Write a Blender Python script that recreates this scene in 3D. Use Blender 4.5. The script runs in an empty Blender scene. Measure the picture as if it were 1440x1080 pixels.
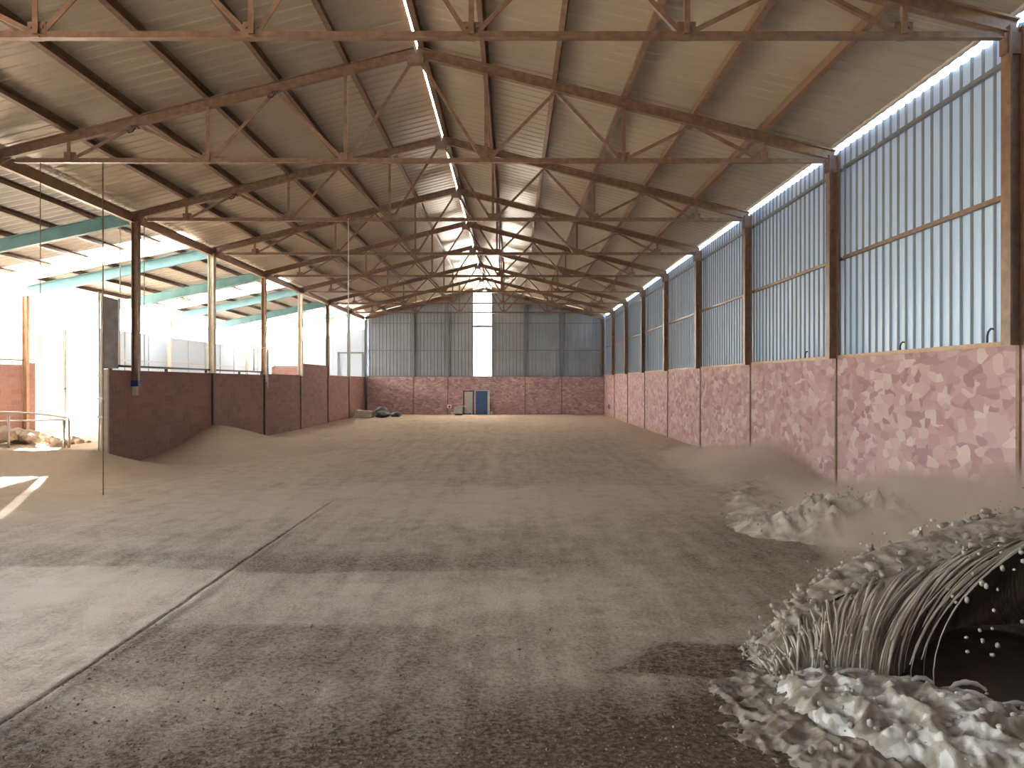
import bpy, bmesh, math, random
from mathutils import Vector, Matrix, noise
random.seed(7)
S = bpy.context.scene
COL = S.collection
PI = math.pi

# ------------------------------------------------------------------ camera, sky, sun, exposure
cam_d = bpy.data.cameras.new('camera'); cam_d.sensor_width = 36; cam_d.lens = 28.0
cam_d.clip_end = 500; cam_d.clip_start = 0.05
cam = bpy.data.objects.new('camera', cam_d); COL.objects.link(cam)
cam.location = (0, 0, 1.92)
cam.rotation_euler = (PI / 2 - 2 / 1120, 0, 0)
S.camera = cam

W = bpy.data.worlds.new('sky'); S.world = W; W.use_nodes = True
nt = W.node_tree; bg = nt.nodes['Background']
sky = nt.nodes.new('ShaderNodeTexSky'); sky.sky_type = 'NISHITA'; sky.sun_disc = False
sky.sun_elevation = math.radians(24); sky.sun_rotation = math.radians(-27); sky.altitude = 0
sky.air_density = 1.0; sky.dust_density = 2.5; sky.ozone_density = 1.0
warm = nt.nodes.new('ShaderNodeMix'); warm.data_type = 'RGBA'; warm.blend_type = 'MULTIPLY'; warm.inputs[0].default_value = 1; warm.inputs[7].default_value = (1.0, 0.945, 0.85, 1)
nt.links.new(sky.outputs[0], warm.inputs[6]); nt.links.new(warm.outputs[2], bg.inputs[0]); bg.inputs[1].default_value = 0.86

sun_d = bpy.data.lights.new('sun', 'SUN'); sun_d.energy = 44.0; sun_d.angle = math.radians(0.6)
sun_d.color = (1.0, 0.92, 0.82)
sun = bpy.data.objects.new('sun', sun_d); COL.objects.link(sun)
_el, _az = math.radians(14.5), math.radians(23.5)
sun.rotation_euler = Vector((math.sin(_az) * math.cos(_el), -math.cos(_az) * math.cos(_el), -math.sin(_el))).to_track_quat('-Z', 'Y').to_euler()
sun.location = (-40, 70, 30)

S.view_settings.view_transform = 'Standard'; S.view_settings.look = 'None'
S.view_settings.gamma = 1; S.view_settings.use_curve_mapping = False
S.view_settings.exposure = 1.95
S.cycles.use_denoising = True
S.cycles.max_bounces = 10; S.cycles.diffuse_bounces = 6; S.cycles.glossy_bounces = 4
S.cycles.transparent_max_bounces = 16; S.cycles.volume_bounces = 3
S.cycles.sample_clamp_indirect = 6; S.cycles.volume_step_rate = 0.25; S.cycles.volume_max_steps = 256

# ------------------------------------------------------------------ dimensions
XL, XR, RX = -8.842, 5.558, -1.642
BAY, Y0, YF = 4.918, 8.715, 48.06
YB = -7.0
def YK(k): return Y0 + BAY * k
SL = 0.247
def rafz(x): return 7.48 - SL * abs(x - RX)          # underside of the rafters
ROOF = 0.36                                          # roof sheet above the rafter underside
XO = -14.4                                           # outer wall of the side aisle
def aisz(x): return 5.72 - 0.205 * (XL - x)          # underside of aisle roof
PWH = 2.33                                           # pink wall height
GA = 0.46                                            # ground level in the aisle

# ------------------------------------------------------------------ materials
def mat(name, color, rough=0.6, metal=0.0, spec=0.5, var=0.0, vscale=6.0, bump=0.0, bscale=40.0, color2=None):
    m = bpy.data.materials.new(name); m.use_nodes = True
    n = m.node_tree.nodes; l = m.node_tree.links; b = n['Principled BSDF']
    b.inputs['Base Color'].default_value = (*color, 1); b.inputs['Roughness'].default_value = rough
    b.inputs['Metallic'].default_value = metal; b.inputs['Specular IOR Level'].default_value = spec
    if var or color2 or bump:
        tc = n.new('ShaderNodeTexCoord')
    if var or color2:
        nz = n.new('ShaderNodeTexNoise'); nz.inputs['Scale'].default_value = vscale; nz.inputs['Detail'].default_value = 6
        l.new(tc.outputs['Object'], nz.inputs['Vector'])
        rp = n.new('ShaderNodeValToRGB'); rp.color_ramp.elements[0].position = 0.35; rp.color_ramp.elements[1].position = 0.68
        c2 = color2 or tuple(min(1, c * (1 + var)) for c in color)
        c1 = color if color2 else tuple(c * (1 - var) for c in color)
        rp.color_ramp.elements[0].color = (*c1, 1); rp.color_ramp.elements[1].color = (*c2, 1)
        l.new(nz.outputs['Fac'], rp.inputs['Fac']); l.new(rp.outputs['Color'], b.inputs['Base Color'])
    if bump:
        nb = n.new('ShaderNodeTexNoise'); nb.inputs['Scale'].default_value = bscale; nb.inputs['Detail'].default_value = 8
        l.new(tc.outputs['Object'], nb.inputs['Vector'])
        bp = n.new('ShaderNodeBump'); bp.inputs['Strength'].default_value = bump; bp.inputs['Distance'].default_value = 0.05
        l.new(nb.outputs['Fac'], bp.inputs['Height']); l.new(bp.outputs['Normal'], b.inputs['Normal'])
    return m

class NB:
    """small node-building helper"""
    def __init__(s, m): s.n = m.node_tree.nodes; s.l = m.node_tree.links; s.b = s.n['Principled BSDF']
    def new(s, t, **k):
        x = s.n.new(t)
        for a, v in k.items(): setattr(x, a, v)
        return x
    def put(s, sock, v):
        if isinstance(v, bpy.types.NodeSocket): s.l.new(v, sock)
        elif v is not None: sock.default_value = v
    def math(s, op, a, b=None, c=None, clamp=False):
        x = s.new('ShaderNodeMath', operation=op, use_clamp=clamp)
        s.put(x.inputs[0], a)
        if b is not None: s.put(x.inputs[1], b)
        if c is not None: s.put(x.inputs[2], c)
        return x.outputs[0]
    def noise(s, vec, scale, detail=5, rough=0.55, dist=0.0):
        x = s.new('ShaderNodeTexNoise'); s.put(x.inputs['Vector'], vec); x.inputs['Scale'].default_value = scale
        x.inputs['Detail'].default_value = detail; x.inputs['Roughness'].default_value = rough; x.inputs['Distortion'].default_value = dist
        return x.outputs['Fac']
    def ramp(s, fac, stops, interp='LINEAR'):
        x = s.new('ShaderNodeValToRGB'); cr = x.color_ramp; cr.interpolation = interp
        while len(cr.elements) < len(stops): cr.elements.new(0.5)
        for e, (p, c) in zip(cr.elements, stops):
            e.position = p; e.color = (*c, 1) if len(c) == 3 else c
        s.put(x.inputs[0], fac); return x.outputs['Color']
    def mix(s, fac, a, b, blend='MIX'):
        x = s.new('ShaderNodeMix', data_type='RGBA', blend_type=blend)
        s.put(x.inputs[0], fac)
        s.put(x.inputs[6], (*a, 1) if isinstance(a, tuple) else a); s.put(x.inputs[7], (*b, 1) if isinstance(b, tuple) else b)
        return x.outputs[2]
    def bump(s, h, strength=0.4, dist=0.02, normal=None):
        x = s.new('ShaderNodeBump'); x.inputs['Strength'].default_value = strength; x.inputs['Distance'].default_value = dist
        s.put(x.inputs['Height'], h)
        if normal: s.put(x.inputs['Normal'], normal)
        return x.outputs['Normal']

def new_mat(name, rough=0.8, spec=0.3):
    m = bpy.data.materials.new(name); m.use_nodes = True
    k = NB(m); k.b.inputs['Roughness'].default_value = rough; k.b.inputs['Specular IOR Level'].default_value = spec
    k.tc = k.new('ShaderNodeTexCoord').outputs['Object']
    k.sep = k.new('ShaderNodeSeparateXYZ'); k.l.new(k.tc, k.sep.inputs[0])
    return m, k

M = {}
M['steel'] = mat('brown_primed_steel', (0.165, 0.093, 0.056), 0.42, 0.0, 0.5, color2=(0.25, 0.153, 0.096), vscale=9)
M['steel_light'] = mat('tan_painted_steel', (0.36, 0.22, 0.13), 0.45, color2=(0.46, 0.30, 0.19), vscale=4)
M['cream'] = mat('cream_painted_steel', (0.66, 0.60, 0.50), 0.45, var=0.08)  # paler tone used on a few posts
M['grey_steel'] = mat('grey_steel', (0.20, 0.22, 0.24), 0.4, 0.3)
M['dark'] = mat('dark_iron', (0.045, 0.035, 0.035), 0.5)
M['teal'] = mat('teal_painted_steel', (0.13, 0.29, 0.31), 0.45, color2=(0.18, 0.36, 0.38), vscale=3)
M['roof'] = mat('beige_roof_sheet', (0.385, 0.32, 0.23), 0.31, 0.0, 0.6, color2=(0.45, 0.38, 0.28), vscale=0.7)
M['flash'] = mat('pale_flashing', (0.56, 0.53, 0.47), 0.5, var=0.06, vscale=1)
M['clad'] = mat('pale_blue_grey_cladding', (0.50, 0.69, 0.97), 0.36, 0.0, 0.5, var=0.05, vscale=0.8)
M['seam'] = mat('slate_seam', (0.25, 0.30, 0.36), 0.45)  # side shade of the cladding ribs put into a darker colour
M['clad_far'] = mat('slate_grey_cladding', (0.30, 0.345, 0.40), 0.40, 0.1, 0.5, var=0.10, vscale=0.9)
M['white'] = mat('white_paint', (0.78, 0.77, 0.74), 0.4)
M['galv'] = mat('galvanised_tube', (0.50, 0.48, 0.45), 0.35, 0.6)
M['blue'] = mat('blue_painted_board', (0.030, 0.085, 0.22), 0.4, var=0.15, vscale=8)
M['blue_cap'] = mat('deep_blue_plastic', (0.02, 0.03, 0.22), 0.4)
M['grey_panel'] = mat('weathered_grey_board', (0.13, 0.125, 0.135), 0.75, color2=(0.21, 0.195, 0.205), vscale=5, bump=0.2)
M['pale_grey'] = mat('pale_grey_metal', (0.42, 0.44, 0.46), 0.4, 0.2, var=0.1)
M['tarp'] = mat('dark_slate_tarpaulin', (0.06, 0.065, 0.08), 0.55, color2=(0.12, 0.125, 0.15), vscale=5)
M['straw'] = mat('pale_beige_sheet', (0.52, 0.47, 0.40), 0.6, var=0.12)

# translucent sheeting, lit from outside by sun and sky
def translucent(name, color, frac=0.6):
    m = bpy.data.materials.new(name); m.use_nodes = True
    n = m.node_tree.nodes; l = m.node_tree.links; n.remove(n['Principled BSDF']); out = n['Material Output']
    d = n.new('ShaderNodeBsdfDiffuse'); d.inputs[0].default_value = (*color, 1)
    t = n.new('ShaderNodeBsdfTranslucent'); t.inputs[0].default_value = (*color, 1)
    x = n.new('ShaderNodeMixShader'); x.inputs[0].default_value = frac
    l.new(d.outputs[0], x.inputs[1]); l.new(t.outputs[0], x.inputs[2]); l.new(x.outputs[0], out.inputs[0])
    return m
M['trans_white'] = translucent('white_translucent_sheet', (0.47, 0.57, 0.70), 0.008)
M['end_sheet'] = translucent('pale_blue_end_sheet', (0.45, 0.55, 0.68), 0.004)
M['roof_white'] = translucent('pale_fibre_roof_sheet', (0.44, 0.405, 0.345), 0.015)
M['trans_cream'] = translucent('cream_translucent_sheet', (0.80, 0.76, 0.66), 0.13)
M['trans_pane'] = translucent('frosted_polycarbonate_pane', (0.94, 0.93, 0.90), 0.85)
M['clerestory'] = translucent('frosted_clerestory_sheet', (0.90, 0.90, 0.88), 0.62)  # added frosted sheeting that scatters sun in the open gaps
M['door_sheet'] = translucent('white_door_sheet', (0.86, 0.85, 0.82), 0.25)
M['trans_roof'] = translucent('clear_skylight_sheet', (0.93, 0.93, 0.90), 0.85)

def glass(name):
    m = bpy.data.materials.new(name); m.use_nodes = True
    n = m.node_tree.nodes; l = m.node_tree.links; n.remove(n['Principled BSDF']); out = n['Material Output']
    a = n.new('ShaderNodeBsdfTransparent'); a.inputs[0].default_value = (0.95, 0.96, 0.96, 1)
    g = n.new('ShaderNodeBsdfGlossy'); g.inputs[1].default_value = 0.05
    f = n.new('ShaderNodeFresnel'); f.inputs[0].default_value = 1.45
    x = n.new('ShaderNodeMixShader')
    l.new(f.outputs[0], x.inputs[0]); l.new(a.outputs[0], x.inputs[1]); l.new(g.outputs[0], x.inputs[2]); l.new(x.outputs[0], out.inputs[0])
    return m
M['glass'] = glass('clear_glazing')

# pink mosaic wall of overlapping irregular flakes
def pink_wall(name, scale, axis, painted_haze, dark=1.0):
    m, k = new_mat(name, 0.75, 0.25)
    mp = k.new('ShaderNodeMapping'); mp.inputs['Scale'].default_value = (1, 0.55, 1) if axis == 'y' else (0.8, 1, 1.6); k.l.new(k.tc, mp.inputs[0])
    wob = k.new('ShaderNodeTexNoise'); wob.inputs['Scale'].default_value = 2.5; k.l.new(mp.outputs[0], wob.inputs['Vector'])
    vec = k.new('ShaderNodeVectorMath', operation='MULTIPLY_ADD'); k.l.new(wob.outputs['Color'], vec.inputs[0])
    vec.inputs[1].default_value = (0.18, 0.18, 0.18); k.l.new(mp.outputs[0], vec.inputs[2])
    v1 = k.new('ShaderNodeTexVoronoi', distance='CHEBYCHEV'); v1.inputs['Scale'].default_value = scale; k.l.new(vec.outputs[0], v1.inputs['Vector'])
    v2 = k.new('ShaderNodeTexVoronoi', distance='EUCLIDEAN'); v2.inputs['Scale'].default_value = scale * 1.7; k.l.new(vec.outputs[0], v2.inputs['Vector'])
    s1 = k.new('ShaderNodeSeparateColor'); k.l.new(v1.outputs['Color'], s1.inputs[0])
    s2 = k.new('ShaderNodeSeparateColor'); k.l.new(v2.outputs['Color'], s2.inputs[0])
    pick = k.math('GREATER_THAN', s2.outputs[1], 0.45)
    val = k.math('ADD', k.math('MULTIPLY', pick, s2.outputs[0]), k.math('MULTIPLY', k.math('SUBTRACT', 1.0, pick), s1.outputs[0]))
    D = dark
    c = k.ramp(val, [(0.0, (0.335*D, 0.195*D, 0.215*D)), (0.25, (0.43*D, 0.27*D, 0.29*D)), (0.55, (0.49*D, 0.325*D, 0.34*D)), (0.8, (0.545*D, 0.39*D, 0.395*D)), (1.0, (0.63*D, 0.52*D, 0.51*D))])
    big = k.noise(k.tc, 0.8, 3)
    c = k.mix(k.ramp(big, [(0.35, (0, 0, 0)), (0.7, (0.45, 0.45, 0.45))]), c, (0.40 * D, 0.26 * D, 0.30 * D))
    if painted_haze:
        # dust haze along the wall, painted into its colour with its own outline
        z = k.sep.outputs['Z']; y = k.sep.outputs['Y']
        fc = k.new('ShaderNodeFloatCurve'); cv = fc.mapping.curves[0]
        pts = [(0.0, 0.80), (0.12, 0.74), (0.20, 0.66), (0.27, 0.46), (0.34, 0.25), (0.42, 0.16), (0.52, 0.26), (0.60, 0.38), (0.66, 0.26), (0.8, 0.14), (1.0, 0.03)]
        while len(cv.points) < len(pts): cv.points.new(0.5, 0.5)
        for p, (a, b) in zip(cv.points, pts): p.location = (a, b)
        fc.mapping.update()
        k.l.new(k.math('DIVIDE', k.math('SUBTRACT', y, 7.5), 17.5, clamp=True), fc.inputs['Value'])
        edge = k.math('SUBTRACT', k.math('MULTIPLY', fc.outputs[0], 1.75), z)
        edge = k.math('ADD', edge, k.math('MULTIPLY', k.math('SUBTRACT', k.noise(k.tc, 3.2, 6), 0.5), 0.75))
        f = k.math('MULTIPLY_ADD', edge, 5.0, 0.5, clamp=True)
        st = k.new('ShaderNodeMapping'); st.inputs['Rotation'].default_value = (0.9, 0, 0); st.inputs['Scale'].default_value = (1, 5, 0.8); k.l.new(k.tc, st.inputs[0])
        dc = k.mix(k.noise(st.outputs[0], 1.4, 3), (0.30, 0.235, 0.19), (0.46, 0.37, 0.31))
        c = k.mix(k.math('MULTIPLY', f, 0.88), c, dc)
    k.l.new(c, k.b.inputs['Base Color'])
    k.l.new(k.bump(val, 0.15, 0.01), k.b.inputs['Normal'])
    return m
M['pink'] = pink_wall('pink_flake_render', 5.0, 'y', True)
M['pink_far'] = pink_wall('pink_flake_render_far', 4.5, 'x', False, 0.90)

def brick_wall(name, rot):
    m, k = new_mat(name, 0.8, 0.2)
    mp = k.new('ShaderNodeMapping'); mp.inputs['Rotation'].default_value = rot; k.l.new(k.tc, mp.inputs[0])
    b = k.new('ShaderNodeTexBrick'); k.l.new(mp.outputs[0], b.inputs['Vector'])
    b.inputs['Color1'].default_value = (0.27, 0.150, 0.135, 1); b.inputs['Color2'].default_value = (0.36, 0.215, 0.195, 1); b.inputs['Mortar'].default_value = (0.36, 0.23, 0.20, 1)
    b.inputs['Scale'].default_value = 1.0; b.inputs['Brick Width'].default_value = 0.42; b.inputs['Row Height'].default_value = 0.16; b.inputs['Mortar Size'].default_value = 0.008; b.inputs['Mortar Smooth'].default_value = 0.4
    nz = k.noise(k.tc, 1.7, 6)
    c = k.mix(k.ramp(nz, [(0.35, (0, 0, 0)), (0.75, (0.7, 0.7, 0.7))]), b.outputs['Color'], (0.30, 0.17, 0.155))
    c = k.mix(k.ramp(k.noise(k.tc, 9, 4), [(0.5, (0, 0, 0)), (0.8, (0.35, 0.35, 0.35))]), c, (0.45, 0.31, 0.28))
    k.l.new(c, k.b.inputs['Base Color']); k.l.new(k.bump(b.outputs['Fac'], 0.2, -0.01), k.b.inputs['Normal'])
    return m
M['brick_side'] = brick_wall('dusky_pink_blockwork', (0, -PI / 2, -PI / 2))
M['brick_front'] = brick_wall('dusky_pink_blockwork_front', (-PI / 2, 0, 0))

def ground_mat(name, use_dust):
    m, k = new_mat(name, 0.92, 0.15)
    x, y = k.sep.outputs['X'], k.sep.outputs['Y']
    n1 = k.noise(k.tc, 0.55, 8, 0.62); n2 = k.noise(k.tc, 3.0, 8, 0.65); n3 = k.ramp(k.noise(k.tc, 30, 5, 0.72), [(0.36, (0, 0, 0)), (0.66, (1, 1, 1))])
    ns = k.new('ShaderNodeSeparateColor'); k.l.new(n3, ns.inputs[0]); n3 = ns.outputs[0]
    stc = k.new('ShaderNodeMapping'); stc.inputs['Scale'].default_value = (1.0, 0.10, 1); stc.inputs['Rotation'].default_value = (0, 0, 0.25); k.l.new(k.tc, stc.inputs[0])
    n4 = k.noise(stc.outputs[0], 5, 5)
    soil = k.mix(n3, (0.072, 0.046, 0.030), (0.25, 0.178, 0.122))
    sand = k.mix(n2, (0.46, 0.365, 0.275), (0.64, 0.53, 0.42))
    if use_dust:
        at = k.new('ShaderNodeAttribute', attribute_name='dust'); d = at.outputs['Fac']
        d = k.math('ADD', d, k.math('MULTIPLY', k.math('SUBTRACT', n1, 0.5), 0.55))
        d = k.math('ADD', d, k.math('MULTIPLY', k.math('SUBTRACT', n2, 0.5), 0.50))
        d = k.math('ADD', d, k.math('MULTIPLY', k.math('SUBTRACT', n4, 0.5), 0.70))
        d = k.math('ADD', d, k.math('MULTIPLY', k.math('SUBTRACT', n3, 0.5), 0.35))
        d = k.math('MULTIPLY_ADD', k.math('SUBTRACT', d, 0.5), 1.2, 0.5, clamp=True)
    else:
        d = k.math('ADD', k.math('MULTIPLY', n1, 0.40), 0.66, clamp=True)
    c = k.mix(d, soil, sand)
    k.l.new(c, k.b.inputs['Base Color'])
    fine = k.noise(k.tc, 38, 6, 0.75)
    rough = k.math('SUBTRACT', 1.15, d, clamp=True)
    h = k.math('ADD', k.math('MULTIPLY', fine, k.math('MULTIPLY_ADD', rough, 1.0, 0.12)), k.math('MULTIPLY', n4, 0.35))
    k.l.new(k.bump(h, 1.0, 0.04), k.b.inputs['Normal'])
    return m
M['floor'] = ground_mat('trodden_earth_and_dust', True)
M['sand'] = ground_mat('fine_pale_sand', False)
M['rubble'] = mat('pale_rubble', (0.40, 0.32, 0.25), 0.9, color2=(0.58, 0.49, 0.40), vscale=6, bump=0.5, bscale=25)

# ------------------------------------------------------------------ helpers
def obj(name, bm, m, parent=None, smooth=False):
    me = bpy.data.meshes.new(name)
    bmesh.ops.recalc_face_normals(bm, faces=bm.faces) if bm.faces else None
    bm.to_mesh(me); bm.free()
    if m: me.materials.append(m)
    if smooth:
        for p in me.polygons: p.use_smooth = True
    o = bpy.data.objects.new(name, me); COL.objects.link(o)
    if parent:
        off = Vector(parent.location); q = parent.parent
        while q: off += q.location; q = q.parent
        me.transform(Matrix.Translation(-off)); o.parent = parent
    return o
def tag(o, label, cat, group=None, kind=None):
    o['label'] = label; o['category'] = cat
    if group: o['group'] = group
    if kind: o['kind'] = kind
    return o
def thing(name, label, cat, loc=(0, 0, 0), group=None, kind=None):
    o = bpy.data.objects.new(name, None); o.empty_display_size = 0.2; COL.objects.link(o); o.location = loc
    return tag(o, label, cat, group, kind)
def B(): return bmesh.new()
def box(bm, x0, x1, y0, y1, z0, z1):
    r = bmesh.ops.create_cube(bm, size=1)
    for v in r['verts']:
        v.co = Vector(((x0 + x1) / 2 + v.co.x * (x1 - x0), (y0 + y1) / 2 + v.co.y * (y1 - y0), (z0 + z1) / 2 + v.co.z * (z1 - z0)))
    return r['verts']
def frame_of(p0, p1, up):
    d = (p1 - p0).normalized(); up = Vector(up)
    s = d.cross(up)
    if s.length < 1e-5: s = d.cross(Vector((1, 0, 0)))
    s.normalize(); u = s.cross(d).normalized()
    return d, s, u
def prof(bm, p0, p1, pts, up=(0, 0, 1)):
    """extrude a closed 2-D outline (side, up) from p0 to p1"""
    p0, p1 = Vector(p0), Vector(p1); d, s, u = frame_of(p0, p1, up)
    a = [bm.verts.new(p0 + s * x + u * y) for x, y in pts]; b = [bm.verts.new(p1 + s * x + u * y) for x, y in pts]
    n = len(pts)
    for i in range(n): bm.faces.new((a[i], a[(i + 1) % n], b[(i + 1) % n], b[i]))
    bm.faces.new(a); bm.faces.new(b[::-1])
def bar(bm, p0, p1, w, h, up=(0, 0, 1)):
    prof(bm, p0, p1, [(-w/2, -h/2), (w/2, -h/2), (w/2, h/2), (-w/2, h/2)], up)
def i_prof(w, h, t=0.012):
    return [(-w/2, -h/2), (w/2, -h/2), (w/2, -h/2 + t), (t/2, -h/2 + t), (t/2, h/2 - t), (w/2, h/2 - t), (w/2, h/2), (-w/2, h/2), (-w/2, h/2 - t), (-t/2, h/2 - t), (-t/2, -h/2 + t), (-w/2, -h/2 + t)]
def c_prof(w, h, t=0.012):
    return [(-w/2, -h/2), (w/2, -h/2), (w/2, -h/2 + t), (-w/2 + t, -h/2 + t), (-w/2 + t, h/2 - t), (w/2, h/2 - t), (w/2, h/2), (-w/2, h/2)]
def l_prof(w, h, t=0.012):
    return [(-w/2, -h/2), (w/2, -h/2), (w/2, -h/2 + t), (-w/2 + t, -h/2 + t), (-w/2 + t, h/2), (-w/2, h/2)]
def tube(bm, pts, r, seg=8, caps=True):
    pts = [Vector(p) for p in pts]; rings = []
    rr = r if isinstance(r, (list, tuple)) else [r] * len(pts)
    prev = None
    for i, p in enumerate(pts):
        d = (pts[min(i + 1, len(pts) - 1)] - pts[max(i - 1, 0)])
        if d.length < 1e-9: d = Vector((0, 0, 1))
        d.normalize()
        if prev is None:
            s = d.cross(Vector((0, 0, 1)))
            if s.length < 1e-3: s = d.cross(Vector((1, 0, 0)))
        else: s = prev - d * prev.dot(d)
        s.normalize(); prev = s; u = d.cross(s)
        rings.append([bm.verts.new(p + (s * math.cos(a) + u * math.sin(a)) * rr[i]) for a in [2 * PI * j / seg for j in range(seg)]])
    for a, b in zip(rings, rings[1:]):
        for j in range(seg): bm.faces.new((a[j], a[(j + 1) % seg], b[(j + 1) % seg], b[j]))
    if caps: bm.faces.new(rings[0][::-1]); bm.faces.new(rings[-1])
def corrugated(bm, o, u, v, nrm, ulen, vlen, pitch, ribw, depth, v0=0.0):
    """sheet with trapezoid ribs along v; vlen / v0 may be functions of the distance along u"""
    o, u, v, nrm = map(Vector, (o, u, v, nrm))
    vf = vlen if callable(vlen) else (lambda t: vlen)
    v0f = v0 if callable(v0) else (lambda t: v0)
    pr = []; t = 0.0
    while t < ulen:
        pr += [(t, 0), (t + pitch - ribw, 0), (t + pitch - ribw * 0.8, depth), (t + pitch - ribw * 0.2, depth)]
        t += pitch
    pr = [(min(a, ulen), b) for a, b in pr if a <= ulen] + [(ulen, 0)]
    last = None
    for a, b in pr:
        c = (bm.verts.new(o + u * a + nrm * b + v * v0f(a)), bm.verts.new(o + u * a + nrm * b + v * vf(a)))
        if last:
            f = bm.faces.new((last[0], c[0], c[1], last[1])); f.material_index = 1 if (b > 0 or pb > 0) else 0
        last = c; pb = b
def ico(bm, c, r, sub=2, squash=(1, 1, 1), jit=0.0):
    res = bmesh.ops.create_icosphere(bm, subdivisions=sub, radius=1)
    off = Vector((random.random() * 50, random.random() * 50, 0))
    for v in res['verts']:
        k = 1 + jit * noise.noise(v.co * 1.6 + off)
        v.co = Vector((c[0] + v.co.x * r * squash[0] * k, c[1] + v.co.y * r * squash[1] * k, c[2] + v.co.z * r * squash[2] * k))
def bevel(o, w, seg=2):
    b = o.modifiers.new('bevel', 'BEVEL'); b.width = w; b.segments = seg; b.limit_method = 'ANGLE'
ORD = ['nearest', 'second', 'third', 'fourth', 'fifth', 'sixth', 'seventh', 'eighth', 'ninth']
def sstep(a, b, t):
    t = max(0.0, min(1.0, (t - a) / (b - a))); return t * t * (3 - 2 * t)

# ------------------------------------------------------------------ floor of the hall
def dust_at(x, y):
    wob = 0.10 * noise.noise(Vector((x * 2.1, y * 2.1, 4))) + 0.25 * noise.noise(Vector((x * 0.6, y * 0.6, 2)))
    d = 0.66
    edge = 5.15 + 0.10 * x + wob if x > -2.9 else 4.0 + wob
    d -= 0.50 * (1 - sstep(edge - 0.9, edge + 0.25, y))                                    # loose dark soil in front
    if x < -2.9: d += 0.20 * (1 - sstep(7, 13, y)) * sstep(2.5, 4.5, y)
    # crumbled patch with a crisp far edge, right of the joint
    if x > -2.9: d -= 0.22 * sstep(4.8, 5.3, y) * (1 - sstep(6.30, 6.42, y + 0.10 * wob + 0.16 * max(0, -x - 2.1) ** 1.0)) * (1 - sstep(-1.3, 0.5, x))
    # rough dark band across
    w = 8.6 + 0.15 * math.sin(x * 0.9) + wob * 0.5
    d -= 0.26 * sstep(w - 0.42, w - 0.32, y) * (1 - sstep(w + 0.2, w + 0.9, y)) * (1 - sstep(-0.6, 1.6, x))
    d += 0.14 * math.exp(-((y - 7.3) / 0.7) ** 2) * (1 - sstep(0.0, 3.0, x))
    # ploughed rectangle in the middle distance
    d -= 0.13 * sstep(14.6, 15.2, y + wob) * (1 - sstep(24, 30, y)) * sstep(-4.6, -3.4, x) * (1 - sstep(3.0, 4.4, x))
    # wet patch by the water
    q = abs(x - 1.25 + (y - 5.6) * 0.4) / 0.75 + abs(y - 5.55 - 0.35 * (x - 1.25)) / 0.42
    d -= 0.42 * (1 - sstep(0.8, 1.05, q + wob))
    d -= 0.30 * math.exp(-(((x - 1.6) / 0.9) ** 2 + ((y - 4.2) / 1.0) ** 2))
    d -= 0.16 * sstep(1.0, 3.0, x) * sstep(5.5, 6.5, y) * (1 - sstep(10, 14, y))
    # paler joints running down the hall
    d += 0.16 * math.exp(-((x + 0.45) / 0.16) ** 2) * sstep(8, 11, y)
    d -= 0.38 * math.exp(-((x + 2.90 + 0.02 * math.sin(y * 0.7) + 0.03 * wob) / 0.014) ** 2) * (1 - sstep(9.5, 10.5, y) * 0.6) * (1 - sstep(12, 14, y))
    d += 0.27 * sstep(9.5, 13, y) - 0.05 * sstep(36, 46, y)  # paler dust down the hall, making up for missing light in the colour
    return d
def joint(x, y):
    j = -0.014 * math.exp(-((x + 2.90 + 0.02 * math.sin(y * 0.7)) / 0.022) ** 2) * (1 - sstep(12, 14, y))
    j += 0.010 * math.exp(-((x + 2.83 + 0.02 * math.sin(y * 0.7)) / 0.05) ** 2) * (1 - sstep(12, 14, y))
    return j
def lin(a, b, n): return [a + (b - a) * i / n for i in range(n + 1)]
def heightgrid(xs, ys, zf, attr=None):
    bm = B(); lay = bm.verts.layers.float.new('dust') if attr else None
    g = []
    for y in ys:
        row = []
        for x in xs:
            v = bm.verts.new((x, y, zf(x, y)))
            if attr: v[lay] = attr(x, y)
            row.append(v)
        g.append(row)
    for a, b in zip(g, g[1:]):
        for i in range(len(xs) - 1): bm.faces.new((a[i], a[i + 1], b[i + 1], b[i]))
    return bm
def floor_z(x, y):
    n = noise.noise(Vector((x * 0.5, y * 0.4, 0))) * 0.018 + noise.noise(Vector((x * 2.2, y * 2.2, 3))) * 0.010
    n += noise.noise(Vector((x * 9, y * 9, 7))) * 0.006 * (1 - sstep(6, 12, y))
    return n - 0.012 + joint(x, y)
xs = lin(XL - 0.1, -3.3, 70) + lin(-3.25, -2.5, 75) + lin(-2.4, XR + 0.3, 95)
ys = lin(YB, 2.5, 16) + lin(2.55, 12, 200) + lin(12.1, 24, 110) + lin(24.2, YF + 0.2, 90)
o = obj('floor', heightgrid(xs, ys, floor_z, dust_at), M['floor'], smooth=True)
tag(o, 'wide brown earth floor with dusty tracks running down the hall', 'floor', kind='structure')

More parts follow.
